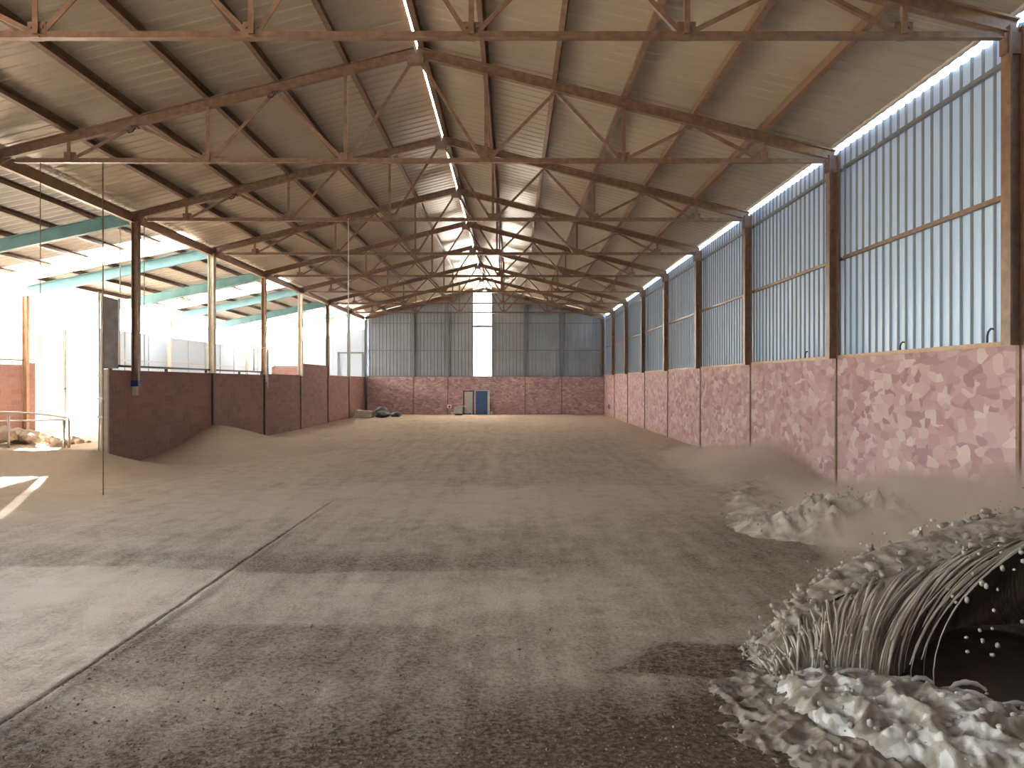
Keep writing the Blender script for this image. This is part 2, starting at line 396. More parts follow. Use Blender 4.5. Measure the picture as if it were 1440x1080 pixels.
# ------------------------------------------------------------------ right wall
wr = thing('wall_right', 'right wall of pink flaked panels under pale blue ribbed cladding', 'wall', (XR, YB, 0), kind='structure')
for k in range(-3, 8):
    ya, yb = YK(k), YK(k + 1)
    if k == -3: ya = YB
    bm = B(); box(bm, XR, XR + 0.16, ya + 0.012, yb - 0.012, -0.1, PWH); obj('concrete_panel', bm, M['pink'], wr)
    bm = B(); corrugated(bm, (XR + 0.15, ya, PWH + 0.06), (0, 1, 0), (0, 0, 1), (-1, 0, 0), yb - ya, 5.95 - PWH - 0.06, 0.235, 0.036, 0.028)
    obj('cladding_sheet', bm, M['clad'], wr).data.materials.append(M['seam'])  # second slot paints shade onto the rib faces
    bm = B(); box(bm, XR - 0.01, XR + 0.17, ya + 0.08, yb - 0.08, PWH, PWH + 0.055); obj('sill', bm, M['steel_light'], wr)
    bm = B(); prof(bm, (XR + 0.10, ya + 0.09, 4.05), (XR + 0.10, yb - 0.09, 4.05), c_prof(0.06, 0.055)); obj('cladding_rail', bm, M['steel'], wr)
    bm = B(); prof(bm, (XR + 0.10, ya + 0.09, 5.58), (XR + 0.10, yb - 0.09, 5.58), c_prof(0.06, 0.05)); obj('cladding_rail', bm, M['grey_steel'], wr)
    bm = B(); box(bm, XR + 0.02, XR + 0.06, ya, yb, 6.02, 6.08); obj('eave_flashing', bm, M['flash'], wr)

def column_right(k):
    y = YK(k)
    which = ['nearest', 'second', 'third', 'fourth', 'fifth', 'sixth', 'seventh', 'eighth', 'corner'][k]
    lab = f'brown steel column on the right wall, {which} from the camera' if k < 8 else 'brown steel column in the far right corner of the hall'
    t = thing('steel_column', lab, 'column', (XR, y, 0), 'columns along the right wall')
    bm = B(); prof(bm, (XR - 0.075, y, PWH), (XR - 0.075, y, 5.80), i_prof(0.17, 0.17, 0.02), up=(1, 0, 0)); obj('shaft', bm, M['steel'], t)
    bm = B(); box(bm, XR - 0.028, XR + 0.01, y - 0.03, y + 0.03, -0.05, PWH); obj('lower_flange', bm, M['steel'], t)
    bm = B(); prof(bm, (XR - 0.20, y, 5.60), (XR + 0.02, y, 5.60), [(-0.05, -0.10), (0.05, -0.10), (0.05, 0.13), (-0.05, 0.13)]); obj('cap_bracket', bm, M['steel'], t)
    return t
for k in range(0, 9): column_right(k)

# little bent hooks left on the sill
for i, (y, h) in enumerate([(YK(1) + 1.55, 0.13), (YK(0) + 2.75, 0.12), (YK(0) + 0.65, 0.17)]):
    bm = B(); x = XR + 0.03; z = PWH + 0.05
    tube(bm, [(x, y, z - 0.005), (x, y, z + h * 0.5), (x, y - 0.02, z + h * 0.8), (x, y - 0.07, z + h), (x, y - 0.12, z + h * 0.95)], 0.012, 6)
    lab = ['small dark hook on the sill between second and third right columns', 'thin dark bent hook on the sill midway along the nearest bay', 'larger dark bent hook on the sill beside the nearest right column'][i]
    tag(obj('sill_hook', bm, M['dark'], None, True), lab, 'hook', 'hooks on the right wall sill')

# ------------------------------------------------------------------ far gable wall
wf = thing('wall_far', 'far gable wall of slate grey cladding above pink render', 'wall', (RX, YF, 0), kind='structure')
def gable_top(x): return rafz(x) + ROOF - 0.02
WX0, WX1 = -2.37, -1.19
for (a, b) in [(XL, -3.88), (-3.88, 0.80), (0.80, XR)]:
    bm = B(); box(bm, a + 0.01, b - 0.01, YF, YF + 0.16, -0.1, 2.27); obj('concrete_panel', bm, M['pink_far'], wf)
for (a, b) in [(XL, -5.95), (-5.95, -3.88), (-3.88, WX0), (WX1, 0.80), (0.80, 3.0), (3.0, XR + 0.16)]:
    bm = B(); corrugated(bm, (a, YF + 0.10, 0), (1, 0, 0), (0, 0, 1), (0, -1, 0), b - a, lambda t, a=a: gable_top(a + t), 0.21, 0.06, 0.04, v0=2.24)
    obj('cladding_sheet', bm, M['clad_far'], wf)
for z in (2.30, 3.86, 5.50):
    for (a, b) in [(XL, WX0), (WX1, XR)]:
        if z == 5.5: a, b = max(a, XL + 0.35), min(b, XR - 0.2)
        bm = B(); box(bm, a, b, YF - 0.02, YF + 0.06, z - 0.025, z + 0.025); obj('cladding_rail', bm, M['grey_steel'], wf)
for x in (-5.95, -3.88, 0.80, 3.0):
    lab = {-5.95: 'grey steel gable post, first from the left corner', -3.88: 'grey steel gable post between left corner and tall window', 0.80: 'grey steel gable post just right of the tall window', 3.0: 'grey steel gable post nearest the right corner'}[x]
    bm = B(); prof(bm, (x, YF - 0.06, 2.28), (x, YF - 0.06, rafz(x) + 0.1), i_prof(0.16, 0.14, 0.02), up=(0, 1, 0))
    t = thing('gable_post', lab, 'post', (x, YF, 0), 'posts of the far gable'); obj('shaft', bm, M['grey_steel'], t)
    bm = B(); box(bm, x - 0.03, x + 0.03, YF - 0.03, YF + 0.01, -0.03, 2.28); obj('lower_flange', bm, M['steel'], t)
w1 = thing('window_1', 'tall narrow glaring window in the middle of the far gable', 'window', ((WX0 + WX1) / 2, YF, 2.28), kind='structure')
bm = B()
for x in (WX0, WX1): box(bm, x - 0.035, x + 0.035, YF - 0.02, YF + 0.10, 2.28, gable_top(x) - 0.02)
box(bm, WX0, WX1, YF - 0.02, YF + 0.1, 2.25, 2.32); obj('window_frame', bm, M['grey_steel'], w1)
bm = B(); box(bm, WX0, WX1, YF - 0.06, YF + 0.06, 5.24, 5.37); obj('glazing_bar', bm, M['grey_steel'], w1)
bm = B(); box(bm, WX0, WX1, YF + 0.05, YF + 0.06, 2.30, 7.82); obj('pane', bm, M['trans_pane'], w1)

# wall behind the camera
bm = B(); corrugated(bm, (XL, YB, -0.1), (1, 0, 0), (0, 0, 1), (0, 1, 0), XR - XL, lambda t: gable_top(XL + t) + 0.1, 0.25, 0.06, 0.03)
tag(obj('wall_near', bm, M['clad_far']), 'grey ribbed gable wall behind the camera', 'wall', kind='structure')

bm = B(); corrugated(bm, (XL - 0.02, YB, -0.1), (0, 1, 0), (0, 0, 1), (1, 0, 0), 6.6, 5.95, 0.25, 0.06, 0.03)  # unseen wall added on the left to dim the front floor
tag(obj('wall_side', bm, M['clad_far']), 'grey ribbed wall closing the left side beside the camera', 'wall', kind='structure')

# ------------------------------------------------------------------ roof
ce = thing('ceiling', 'beige ribbed roof sheets of the main hall with a slit along the ridge', 'roof', (RX, YB, 7.5), kind='structure')
nl = Vector((-SL, 0, -1)).normalized(); nr = Vector((SL, 0, -1)).normalized()
hyp = math.sqrt(1 + SL * SL)
zr = 7.48 + ROOF
def roof_side(sgn, gap, reach):
    bm = B(); d = Vector((sgn, 0, -SL)).normalized()
    corrugated(bm, Vector((RX, YB, zr)) + d * gap, (0, 1, 0), d, Vector((sgn * -SL, 0, -1)).normalized(), YF - YB + 0.3, reach * hyp - gap, 0.30, 0.15, 0.010)
    return bm
obj('roof_sheet', roof_side(1, 0.0, XR + 0.10 - RX), M['roof'], ce)
bm = B()
d = Vector((-1, 0, -SL)).normalized()
obj('roof_sheet', roof_side(-1, 0.04, RX - XL + 0.15), M['roof'], ce)

# purlins: five a side, a ridge beam and the eave beams, each running the full length
PX = [1.19, 2.38, 3.57, 4.76, 5.93]
NUM = ['first', 'second', 'third', 'fourth', 'fifth', 'sixth']
for sgn, side in ((-1, 'left'), (1, 'right')):
    for i, dx in enumerate(PX):
        x = RX + sgn * dx; z = rafz(x) + 0.165 + 0.08
        bm = B(); a, b = (x, YB + 0.05, z), (x, YF - 0.02, z)
        prof(bm, a, b, c_prof(0.08, 0.18, 0.016), up=(sgn * SL, 0, 1))
        tag(obj('purlin', bm, M['steel']), f'brown steel purlin along the {side} roof slope, {NUM[i]} below the ridge', 'purlin', f'purlins of the {side} roof slope')
bm = B(); prof(bm, (RX + 0.10, YB + 0.05, 7.48 + 0.235), (RX + 0.10, YF - 0.02, 7.48 + 0.235), c_prof(0.10, 0.185))
tag(obj('ridge_beam', bm, M['steel']), 'dark brown ridge beam beside the bright slit at the roof peak', 'beam')
bm = B(); prof(bm, (XL + 0.02, YB + 0.05, 5.75), (XL + 0.02, YF - 0.05, 5.75), c_prof(0.10, 0.22, 0.015))
tag(obj('eave_beam', bm, M['steel_light']), 'tan eave beam over the open left side, carrying both roofs', 'beam')

# trusses
NODE = [1.20, 3.55, 5.92]
def make_truss():
    y = 0.0
    t = thing('roof_truss', '', 'truss', (RX, y, 5.72), 'roof trusses of the hall')
    for sgn in (-1, 1):
        xe = XL if sgn < 0 else XR - 0.05
        bm = B(); off = 0.09
        prof(bm, (RX + sgn * 0.01, y, 7.48 + off), (xe, y, rafz(xe) + off), i_prof(0.11, 0.175, 0.022)); r = obj('rafter', bm, M['steel'], t)
        for i, n in enumerate(NODE):
            x = RX + sgn * n
            bm = B(); prof(bm, (x, y - 0.015, 5.72), (x, y - 0.015, rafz(x) + 0.02), l_prof(0.06, 0.06, 0.014), up=(1, 0, 0)); obj('vertical_strut', bm, M['steel'], t)
            bm = B(); box(bm, x - 0.10, x + 0.10, y - 0.012, y + 0.012, 5.70, 5.86)
            for dx in (-0.06, 0.06):
                tube(bm, [(x + dx, y - 0.03, 5.80), (x + dx, y + 0.03, 5.80)], 0.018, 6)
            box(bm, x - 0.05, x + 0.05, y - 0.06, y + 0.06, 5.675, 5.69)
            obj('gusset_plate', bm, M['steel'], t)
        D = [(0.04, 7.46, 1.13, 5.76), (2.40, None, 1.27, 5.76), (2.40, None, 3.48, 5.76), (4.76, None, 3.62, 5.76), (4.76, None, 5.85, 5.76)]
        if sgn > 0: pass
        for (a, za, b, zb) in D:
            xa, xb = RX + sgn * a, RX + sgn * b
            bm = B(); prof(bm, (xa, y + 0.02, za or rafz(xa) + 0.02), (xb, y + 0.02, zb), l_prof(0.055, 0.055, 0.014), up=(0, 1, 0)); obj('diagonal_strut', bm, M['steel'], t)
        # haunch plate at the rafter end
        bm = B(); x = xe - sgn * 0.35
        v = [bm.verts.new(p) for p in [(xe - sgn * 0.02, y - 0.01, rafz(xe) + 0.03), (xe - sgn * 0.02, y - 0.01, rafz(xe) - 0.10), (x, y - 0.01, rafz(x) + 0.02)]]
        f = bm.faces.new(v); e = bmesh.ops.extrude_face_region(bm, geom=[f])
        bmesh.ops.translate(bm, verts=[g for g in e['geom'] if isinstance(g, bmesh.types.BMVert)], vec=(0, 0.02, 0))
        obj('haunch_plate', bm, M['steel'], t)
    bm = B(); prof(bm, (XL + 0.35, y, 5.72), (XR - 0.10, y, 5.72), [(-0.045, -0.045), (0.045, -0.045), (0.045, -0.03), (0.008, -0.03), (0.008, 0.04), (-0.008, 0.04), (-0.008, -0.03), (-0.045, -0.03)]); obj('bottom_chord', bm, M['steel'], t)
    bm = B(); box(bm, RX - 0.14, RX + 0.14, y - 0.07, y + 0.07, 7.36, 7.50); obj('ridge_plate', bm, M['steel'], t)
    return t
def copy_tree(o, parent=None):
    c = o.copy(); COL.objects.link(c)
    if parent: c.parent = parent
    for ch in list(o.children): copy_tree(ch, c)
    return c
proto = make_truss()
for k in range(0, 8):
    t = proto if k == 0 else copy_tree(proto)
    t.location = (RX, YK(k), 5.72)
    t['label'] = ['nearest brown steel roof truss, crossing the very top of the view', 'second roof truss from the camera, landing on the second right column', 'third roof truss from the camera, its left end on the blue-banded post', 'fourth roof truss from the camera, over the first cream post on the left', 'fifth roof truss from the camera, halfway to the far gable', 'sixth roof truss from the camera, above the second cream left post', 'second roof truss from the far gable wall', 'last roof truss, closest to the far gable wall'][k]
# rafters on the gable itself
t = thing('gable_rafter', 'pair of brown rafters lying against the top of the far gable', 'rafter', (RX, YF - 0.1, 5.7))
for sgn in (-1, 1):
    xe = XL if sgn < 0 else XR - 0.05
    bm = B(); prof(bm, (RX, YF - 0.14, 7.57), (xe, YF - 0.14, rafz(xe) + 0.09), i_prof(0.10, 0.18, 0.02)); obj('rafter', bm, M['steel'], t)

# ------------------------------------------------------------------ left side of the hall: low block wall, posts
wl = thing('wall_left', 'low dusky pink block wall along the left side of the hall', 'wall', (XL, 17.4, 0), kind='structure')
YE = 17.45
for k, (a, b, h) in enumerate([(YE, YK(3), 2.20), (YK(3), YK(4), 2.20), (YK(4), YK(5), 2.23), (YK(5), YK(6), 2.72), (YK(6), YK(7), 2.27), (YK(7), YF, 2.27)]):
    bm = B(); box(bm, XL - 0.13, XL, a + 0.01, b - 0.01, -0.1, h); obj('block_panel', bm, M['brick_side'], wl)
bm = B(); box(bm, XL - 0.135, XL + 0.006, YE - 0.05, YE + 0.02, -0.1, 2.21); obj('end_cap', bm, M['straw'], wl)
# top rail standing a little off the wall
t = thing('wall_rail', 'thin dark rail along the top of the left wall', 'rail', (XL - 0.06, YE, 2.2))
bm = B(); bar(bm, (XL - 0.06, YE + 0.5, 2.295), (XL - 0.06, YK(4), 2.295), 0.05, 0.05); obj('bar', bm, M['dark'], t)
bm = B(); bar(bm, (XL - 0.06, YE, 2.295), (XL - 0.06, YE + 0.5, 2.295), 0.06, 0.06); obj('end_sleeve', bm, M['blue_cap'], t)
for y in (YE + 0.2, 20.5, YK(3) - 0.3, 26, YK(4) - 0.1):
    bm = B(); box(bm, XL - 0.09, XL - 0.03, y - 0.03, y + 0.03, 2.19, 2.28); obj('bracket', bm, M['dark'], t)

def column_left(k):
    y = YK(k)
    if k == 2:
        t = thing('steel_post', 'brown steel post with a blue band, hung before the near end of the left wall', 'post', (XL, y, 1.62), 'posts along the left side')
        x = XL + 0.085
        bm = B(); prof(bm, (x, y, 1.98), (x, y, 5.70), i_prof(0.15, 0.15, 0.02), up=(1, 0, 0)); obj('shaft', bm, M['steel'], t)
        bm = B(); box(bm, x - 0.085, x + 0.085, y - 0.085, y + 0.085, 1.83, 1.97); obj('blue_band', bm, M['blue_cap'], t)
        bm = B(); box(bm, x - 0.07, x + 0.03, y - 0.05, y + 0.05, 1.62, 1.83); obj('foot', bm, M['straw'], t)
        return
    up = {3: M['cream'], 4: M['steel_light'], 5: M['cream'], 6: M['steel'], 7: M['grey_steel'], 1: M['steel']}[k]
    lab = {1: 'brown steel post at the left edge of the opening', 3: 'cream painted post above the left wall beside the first sand heap', 4: 'tan post on the left wall with a tube frame leaning at it', 5: 'wide cream post on the left wall, second cream one along', 6: 'slim brown post beside the taller stretch of left wall', 7: 'grey post on the left wall, last before the far corner'}[k]
    t = thing('steel_post', lab, 'post', (XL, y, 0), 'posts along the left side')
    w = 0.17 if k in (3, 5) else 0.14
    bm = B(); z0 = 2.2 if k > 1 else 0.0
    xo = -0.14 if k == 1 else 0.0
    prof(bm, (XL + xo, y, z0), (XL + xo, y, 5.70), i_prof(w + 0.03, w, 0.02), up=(1, 0, 0)); obj('shaft', bm, up, t)
    if k > 1:
        bm = B(); box(bm, XL - 0.01, XL + 0.05, y - 0.05, y + 0.05, -0.05, 2.2); obj('lower_flange', bm, M['dark'] if k in (3, 4) else M['steel'], t)
for k in range(1, 8): column_left(k)
bm = B(); prof(bm, (XL + 0.05, YF - 0.1, 0), (XL + 0.05, YF - 0.1, 5.7), i_prof(0.16, 0.16, 0.02), up=(1, 0, 0))
tag(obj('corner_post', bm, M['grey_steel']), 'grey steel post in the far left corner of the hall', 'post')

# ------------------------------------------------------------------ side aisle (lean-to)
YA = 8.6
ca = thing('ceiling_aisle', 'pale lean-to roof over the left side aisle with glowing skylight strips', 'roof', (XL, YA, 5.7), kind='structure')
dA = Vector((-1, 0, -0.205)).normalized(); nA = Vector((0.205, 0, -1)).normalized(); LA = (XL - XO + 0.25) * math.sqrt(1 + 0.205 ** 2)
strips = [(21.55, 22.75), (31.0, 32.2), (41.6, 42.9)]
cur = YA
for (a, b) in strips + [(YF + 0.2, None)]:
    bm = B(); corrugated(bm, Vector((XL - 0.02, cur, aisz(XL) + 0.32)), (0, 1, 0), dA, nA, a - cur, LA, 0.3, 0.05, 0.02); obj('roof_sheet', bm, M['roof_white'], ca)
    if b:
        bm = B(); corrugated(bm, Vector((XL - 0.02, a, aisz(XL) + 0.32)), (0, 1, 0), dA, nA, b - a, LA, 0.3, 0.05, 0.02); obj('skylight_strip', bm, M['trans_roof'], ca)
        bm = B(); corrugated(bm, Vector((XL - 0.02, a, aisz(XL) + 0.13)), (0, 1, 0), dA, nA, b - a, LA, 0.3, 0.05, 0.01); obj('light_diffuser', bm, M['trans_roof'], ca)  # sheet added below the purlins to imitate the skylight's bloom
        cur = b
for i, dx in enumerate([0.9, 1.9, 2.9, 3.9, 4.9]):
    x = XL - dx; z = aisz(x) + 0.24
    bm = B(); prof(bm, (x, YA + 0.05, z), (x, YF - 0.05, z), c_prof(0.08, 0.13, 0.014))
    tag(obj('aisle_purlin', bm, M['steel']), f'dark purlin under the lean-to roof, {NUM[i]} out from the hall', 'purlin', 'purlins of the lean-to roof')
for k in range(1, 8):
    y = YK(k)
    if y < YA: continue
    w = {1: 'out of sight at the left edge', 2: 'meeting the blue-banded post', 3: 'meeting the first cream post', 4: 'meeting the tan post', 5: 'meeting the second cream post', 6: 'meeting the slim brown post', 7: 'meeting the grey post near the far corner'}[k]
    bm = B(); prof(bm, (XL - 0.1, y, aisz(XL) + 0.02), (XO + 0.1, y, aisz(XO) + 0.02), i_prof(0.14, 0.30, 0.02))
    tag(obj('teal_beam', bm, M['teal']), f'teal steel beam of the lean-to roof {w}', 'beam', 'teal beams of the lean-to')
# outer wall of the aisle
wo = thing('wall_outer', 'outer wall of the lean-to, white sheets with a glaring gap on top', 'wall', (XO, YA, GA), kind='structure')
bm = B(); box(bm, XO - 0.15, XO, YA, 24.0, GA - 0.5, 2.44); obj('block_panel', bm, M['brick_side'], wo)
bm = B(); box(bm, XO - 0.16, XO + 0.01, 23.6, 24.05, GA - 0.4, 2.52); obj('end_pier', bm, M['brick_side'], wo)
bm = B(); bar(bm, (XO, YA, 2.58), (XO, 23.7, 2.58), 0.05, 0.04); obj('rail', bm, M['steel'], wo)
bm = B(); corrugated(bm, (XO - 0.12, YA, 2.44), (0, 1, 0), (0, 0, 1), (1, 0, 0), 24 - YA, 2.06, 1.1, 0.04, 0.02); obj('cladding_sheet', bm, M['trans_cream'], wo)
bm = B(); corrugated(bm, (XO - 0.1, 27.9, GA - 0.3), (0, 1, 0), (0, 0, 1), (1, 0, 0), YF - 27.9, 3.85 - GA + 0.3, 1.95, 0.07, 0.03); obj('cladding_sheet', bm, M['trans_white'], wo).data.materials.append(M['pale_grey'])
bm = B(); bar(bm, (XO + 0.0, 27.9, 2.75), (XO + 0.0, YF, 2.75), 0.03, 0.05); obj('rail', bm, M['pale_grey'], wo)
bm = B(); corrugated(bm, (XO - 0.12, 27.9, 3.86), (0, 1, 0), (0, 0, 1), (1, 0, 0), YF - 27.9, aisz(XO) + 0.28 - 3.86, 1.95, 0.05, 0.02); obj('clerestory_sheet', bm, M['clerestory'], wo)  # frosted sheet added across the open gap against sun patches
bm = B(); corrugated(bm, (XO - 0.12, 24.02, 3.45), (0, 1, 0), (0, 0, 1), (1, 0, 0), 27.88 - 24.02, aisz(XO) + 0.28 - 3.45, 1.3, 0.05, 0.02); obj('header_sheet', bm, M['clerestory'], wo)  # sheet added above the doorway to limit how far sun reaches
# posts of the outer wall
for k in (3, 4, 5, 6, 7):
    y = YK(k); bm = B()
    z0 = GA - 0.1
    prof(bm, (XO + 0.07, y, z0), (XO + 0.07, y, aisz(XO) - 0.1), i_prof(0.14, 0.14, 0.02), up=(1, 0, 0))
    lab = {3: 'tan post standing on the end of the far-left pink wall by the doorway', 4: 'pale post on the outer wall right of the bright doorway', 5: 'pale outer wall post, second beyond the doorway', 6: 'pale outer wall post, third beyond the doorway', 7: 'pale outer wall post, last before the lean-to end wall'}[k]
    tag(obj('aisle_post', bm, M['steel_light'] if k == 3 else M['cream']), lab, 'post', 'posts of the outer wall')
# sliding door leaf in the opening, right half open
dr = thing('door_1', 'tall white door leaf at the left of the glaring doorway', 'door', (XO, 24.1, GA), kind='structure')
bm = B(); box(bm, XO - 0.06, XO - 0.02, 24.08, 25.62, GA + 0.02, 3.44); obj('leaf', bm, M['door_sheet'], dr)
bm = B(); box(bm, XO - 0.08, XO + 0.02, 25.60, 25.72, GA, 3.65); obj('door_stile', bm, M['pale_grey'], dr)
bm = B(); tube(bm, [(XO + 0.02, 25.62, 1.72), (XO + 0.08, 25.60, 1.72), (XO + 0.08, 25.50, 1.72)], 0.02, 6); obj('door_handle', bm, M['dark'], dr)
# end wall of the aisle
we = thing('wall_aisle', 'pale blue end wall of the lean-to under a bright sloping gap', 'wall', (XO, YF, GA), kind='structure')
bm = B(); corrugated(bm, (XO, YF - 0.05, GA - 0.4), (1, 0, 0), (0, 0, 1), (0, -1, 0), XL - XO, lambda t: aisz(XO + t) - 0.55 - GA + 0.4, 0.9, 0.04, 0.02); obj('cladding_sheet', bm, M['end_sheet'], we)
bm = B(); corrugated(bm, (XO, YF - 0.02, 2.9), (1, 0, 0), (0, 0, 1), (0, -1, 0), XL - XO, lambda t: aisz(XO + t) + 0.3 - 2.9, 0.3, 0.04, 0.01, v0=lambda t: aisz(XO + t) - 0.57 - 2.9); obj('skylight_strip', bm, M['trans_roof'], we)  # translucent sheet added in the sloping gap to block direct sun
bm = B(); box(bm, XO, -12.4, YF - 0.35, YF - 0.1, GA - 0.2, 2.9); obj('block_panel', bm, M['brick_front'], we)
bm = B(); corrugated(bm, (XO, YA + 0.02, -0.1), (1, 0, 0), (0, 0, 1), (0, 1, 0), XL - XO - 0.05, lambda t: aisz(XO + t) + 0.4, 0.25, 0.06, 0.03)  # unseen wall added to keep yard light off the sand ramp
tag(obj('wall_aisle_near', bm, M['clad_far']), 'grey ribbed end wall of the lean-to out of sight on the left', 'wall', kind='structure')
t = thing('door_frame', 'slate grey door frame against the pale lean-to end wall', 'frame', (-9.6, YF - 0.2, GA))
bm = B()
for x in (-10.45, -8.98): box(bm, x - 0.05, x + 0.05, YF - 0.2, YF - 0.1, GA - 0.1, 3.75)
box(bm, -10.5, -8.93, YF - 0.2, YF - 0.1, 3.66, 3.76); obj('tube_frame', bm, M['grey_steel'], t)

# ------------------------------------------------------------------ ground outside and sand
def ramp_z(x, y):
    t = max(0.0, min(1.0, (17.05 + 0.10 * math.sin(x * 1.3) - y) / 7.2))
    t1 = max(0.0, min(1.0, (17.05 + 0.10 * math.sin(x * 1.3) - y) / 1.35)); f = 0.72 * (1 - t1) ** 1.7 + 0.28 * (1 - t) ** 2.0
    if x > XL - 0.15:
        if y > 17.05: f = math.exp(-((y - 17.05) / 1.0) ** 2)
        g = max(0.0, 1 - (x - (XL - 0.15)) / 2.9) ** 2.0
        f *= g
    if x < -10.35:
        t2 = max(0.0, min(1.0, (17.05 - y) / 9.5)); f2 = (1 - t2) ** 1.5
        w = sstep(-10.35, -11.2, x) if False else 1 - sstep(-11.3, -10.35, x)
        f = f * (1 - w) + f2 * w
    z = (GA + 0.03) * f
    z += noise.noise(Vector((x * 0.8, y * 0.8, 5))) * 0.02 + noise.noise(Vector((x * 5, y * 5, 1))) * 0.006
    # sink the rim below the floor
    rim = min(1.0, max(0.0, (y - 9.2) / 1.2)) * min(1.0, max(0.0, (-5.9 - x) / 0.9))
    return z - 0.05 * (1 - rim) - 0.012
xs = lin(XO + 0.01, -10.4, 30) + lin(-10.3, -5.9, 60); ys = lin(9.2, 15, 60) + lin(15.08, 19.5, 70)
bm = heightgrid(xs, ys, ramp_z)
o = obj('sand_mound', bm, M['sand'], smooth=True); tag(o, 'smooth sand ramp in front of the left doorway, dark on its near slope', 'sand mound')
def heap_z(x, y):
    dy = 5.5 if y < YK(3) else 3.6
    r = math.sqrt(((x - XL) / 4.0) ** 2 + ((y - YK(3) - 0.15) / dy) ** 2)
    h = 0.70 * max(0.0, 1 - r) ** 1.2
    # slightly hollow flank towards the middle
    h *= 1 - 0.25 * sstep(0.15, 0.5, r) * (1 - sstep(0.6, 1.0, r))
    h += noise.noise(Vector((x * 0.9, y * 0.9, 9))) * 0.02 * (1 - min(1, r))
    return h - 0.03 + 0.03 * min(1, max(0, (1 - r) * 4))
xs = lin(XL + 0.003, XL + 4.0, 60); ys = lin(17.6, 30.4, 110)
o = obj('sand_heap', heightgrid(xs, ys, heap_z), M['sand'], smooth=True); tag(o, 'pale pointed sand heap piled against the left wall', 'sand heap')
bm = heightgrid(lin(-80, XL - 0.1, 40), lin(19.3, 130, 40), lambda x, y: GA - 0.01 + 0.02 * noise.noise(Vector((x, y, 0))))
tag(obj('ground_outside', bm, M['sand'], smooth=True), 'sunlit sandy ground of the lean-to and yard outside the doorway', 'ground', kind='structure')
bm = heightgrid(lin(-80, -14.9, 12), lin(-40, 19.3, 12), lambda x, y: GA - 0.02)
tag(obj('ground_yard', bm, M['sand']), 'sandy yard left of the hall', 'ground', kind='structure')
bm = heightgrid(lin(-15.0, XL - 0.1, 4), lin(-40, 9.2, 12), lambda x, y: -0.06)
tag(obj('ground_side', bm, M['sand']), 'sandy strip beside the open near left side', 'ground', kind='structure')

# rubble behind the railing
bm = B()
for i in range(70):
    x = random.uniform(-13.0, -10.2); y = random.uniform(17.95, 19.5); r = random.uniform(0.05, 0.2) * (1.3 if x < -11 else 0.8)
    hh = 0.32 * max(0, 1 - abs(x + 12.0) / 1.9) * max(0, 1 - abs(y - 18.2) / 1.6)
    ico(bm, (x, y, ramp_z(x, min(y, 19.4)) + hh + r * 0.1), r, 1, (1.2, 1, 0.8), 0.5)
tag(obj('rubble', bm, M['rubble']), 'heap of pale rubble lumps behind the left railing', 'rubble', kind='stuff')

# railing
t = thing('handrail', 'low pale tube railing before the rubble at the left edge', 'railing', (-10.4, 17.6, GA))
yr = 17.6; px = lambda u: (u - 720) / 1120 * yr
bm = B(); pts = []
for i in range(15):
    u = -60 + 156 * i / 14; zz = 1.92 - (579.5 + 0.0008 * max(0, u) ** 2 * 1.15 - 538) / 1120 * yr
    pts.append((px(u), yr, zz))
pts.append((px(97), yr, 1.04)); tube(bm, pts, 0.022, 8); obj('top_rail', bm, M['galv'], t, True)
bm = B(); tube(bm, [(px(-60), yr, 1.07), (px(12), yr, 1.07), (px(60), yr, 1.08), (px(90), yr, 1.10)], 0.018, 8); obj('mid_rail', bm, M['galv'], t, True)
for u, r in ((12, 0.026), (90, 0.03), (97, 0.03)):
    bm = B(); tube(bm, [(px(u), yr, GA - 0.05), (px(u), yr, 1.20 if u < 50 else 1.09)], r, 8); obj('post', bm, M['galv'], t, True)

# plank and tube frame at the near end of the left wall
t = thing('tube_door_frame', 'white tube frame around a dark board at the near end of the left wall', 'frame', (XL - 0.25, 17.5, 0.4))
yf = 17.3; px = lambda u: (u - 720) / 1120 * yf
zt = lambda v: 1.92 - (v - 538) / 1120 * yf
bm = B(); tube(bm, [(px(139.5), yf, 0.42), (px(139.5), yf, zt(410))], 0.024, 8); tube(bm, [(px(143), yf, 0.42), (px(143), yf, zt(413)), (px(167.5), yf, zt(420.5)), (px(167.5), yf, zt(513))], 0.022, 8)
obj('frame_tube', bm, M['white'], t, True)
bm = B(); v = box(bm, px(145), px(166.5), yf - 0.02, yf + 0.02, zt(518), zt(416))
for q in v:
    if q.co.z > 3 and q.co.x > px(150): q.co.z -= 0.09
obj('board', bm, M['grey_panel'], t)
bm = B()
for z in (1.15, 1.55, 2.05): box(bm, px(139) - 0.03, px(144) + 0.04, yf - 0.03, yf + 0.03, z, z + 0.05)
obj('hinge', bm, M['white'], t)

# tube gate at the tan post
t = thing('tube_gate', 'thin white tube gate standing open at the tan left post', 'gate', (XL + 0.1, YK(4), 1.7))
x = XL + 0.10; ya, yb = 27.0, 28.75
bm = B(); tube(bm, [(x, yb - 0.25, 1.72), (x, yb - 0.25, 3.14), (x - 0.02, ya, 3.18), (x - 0.02, ya, 2.33)], 0.028, 8); tube(bm, [(x, yb - 0.42, 1.95), (x, yb - 0.42, 3.12)], 0.02, 8)
obj('frame_tube', bm, M['white'], t, True)
bm = B()
for z in (2.05, 2.5, 2.95): box(bm, x - 0.02, x + 0.02, yb - 0.45, yb - 0.22, z, z + 0.04)
obj('hinge', bm, M['white'], t)

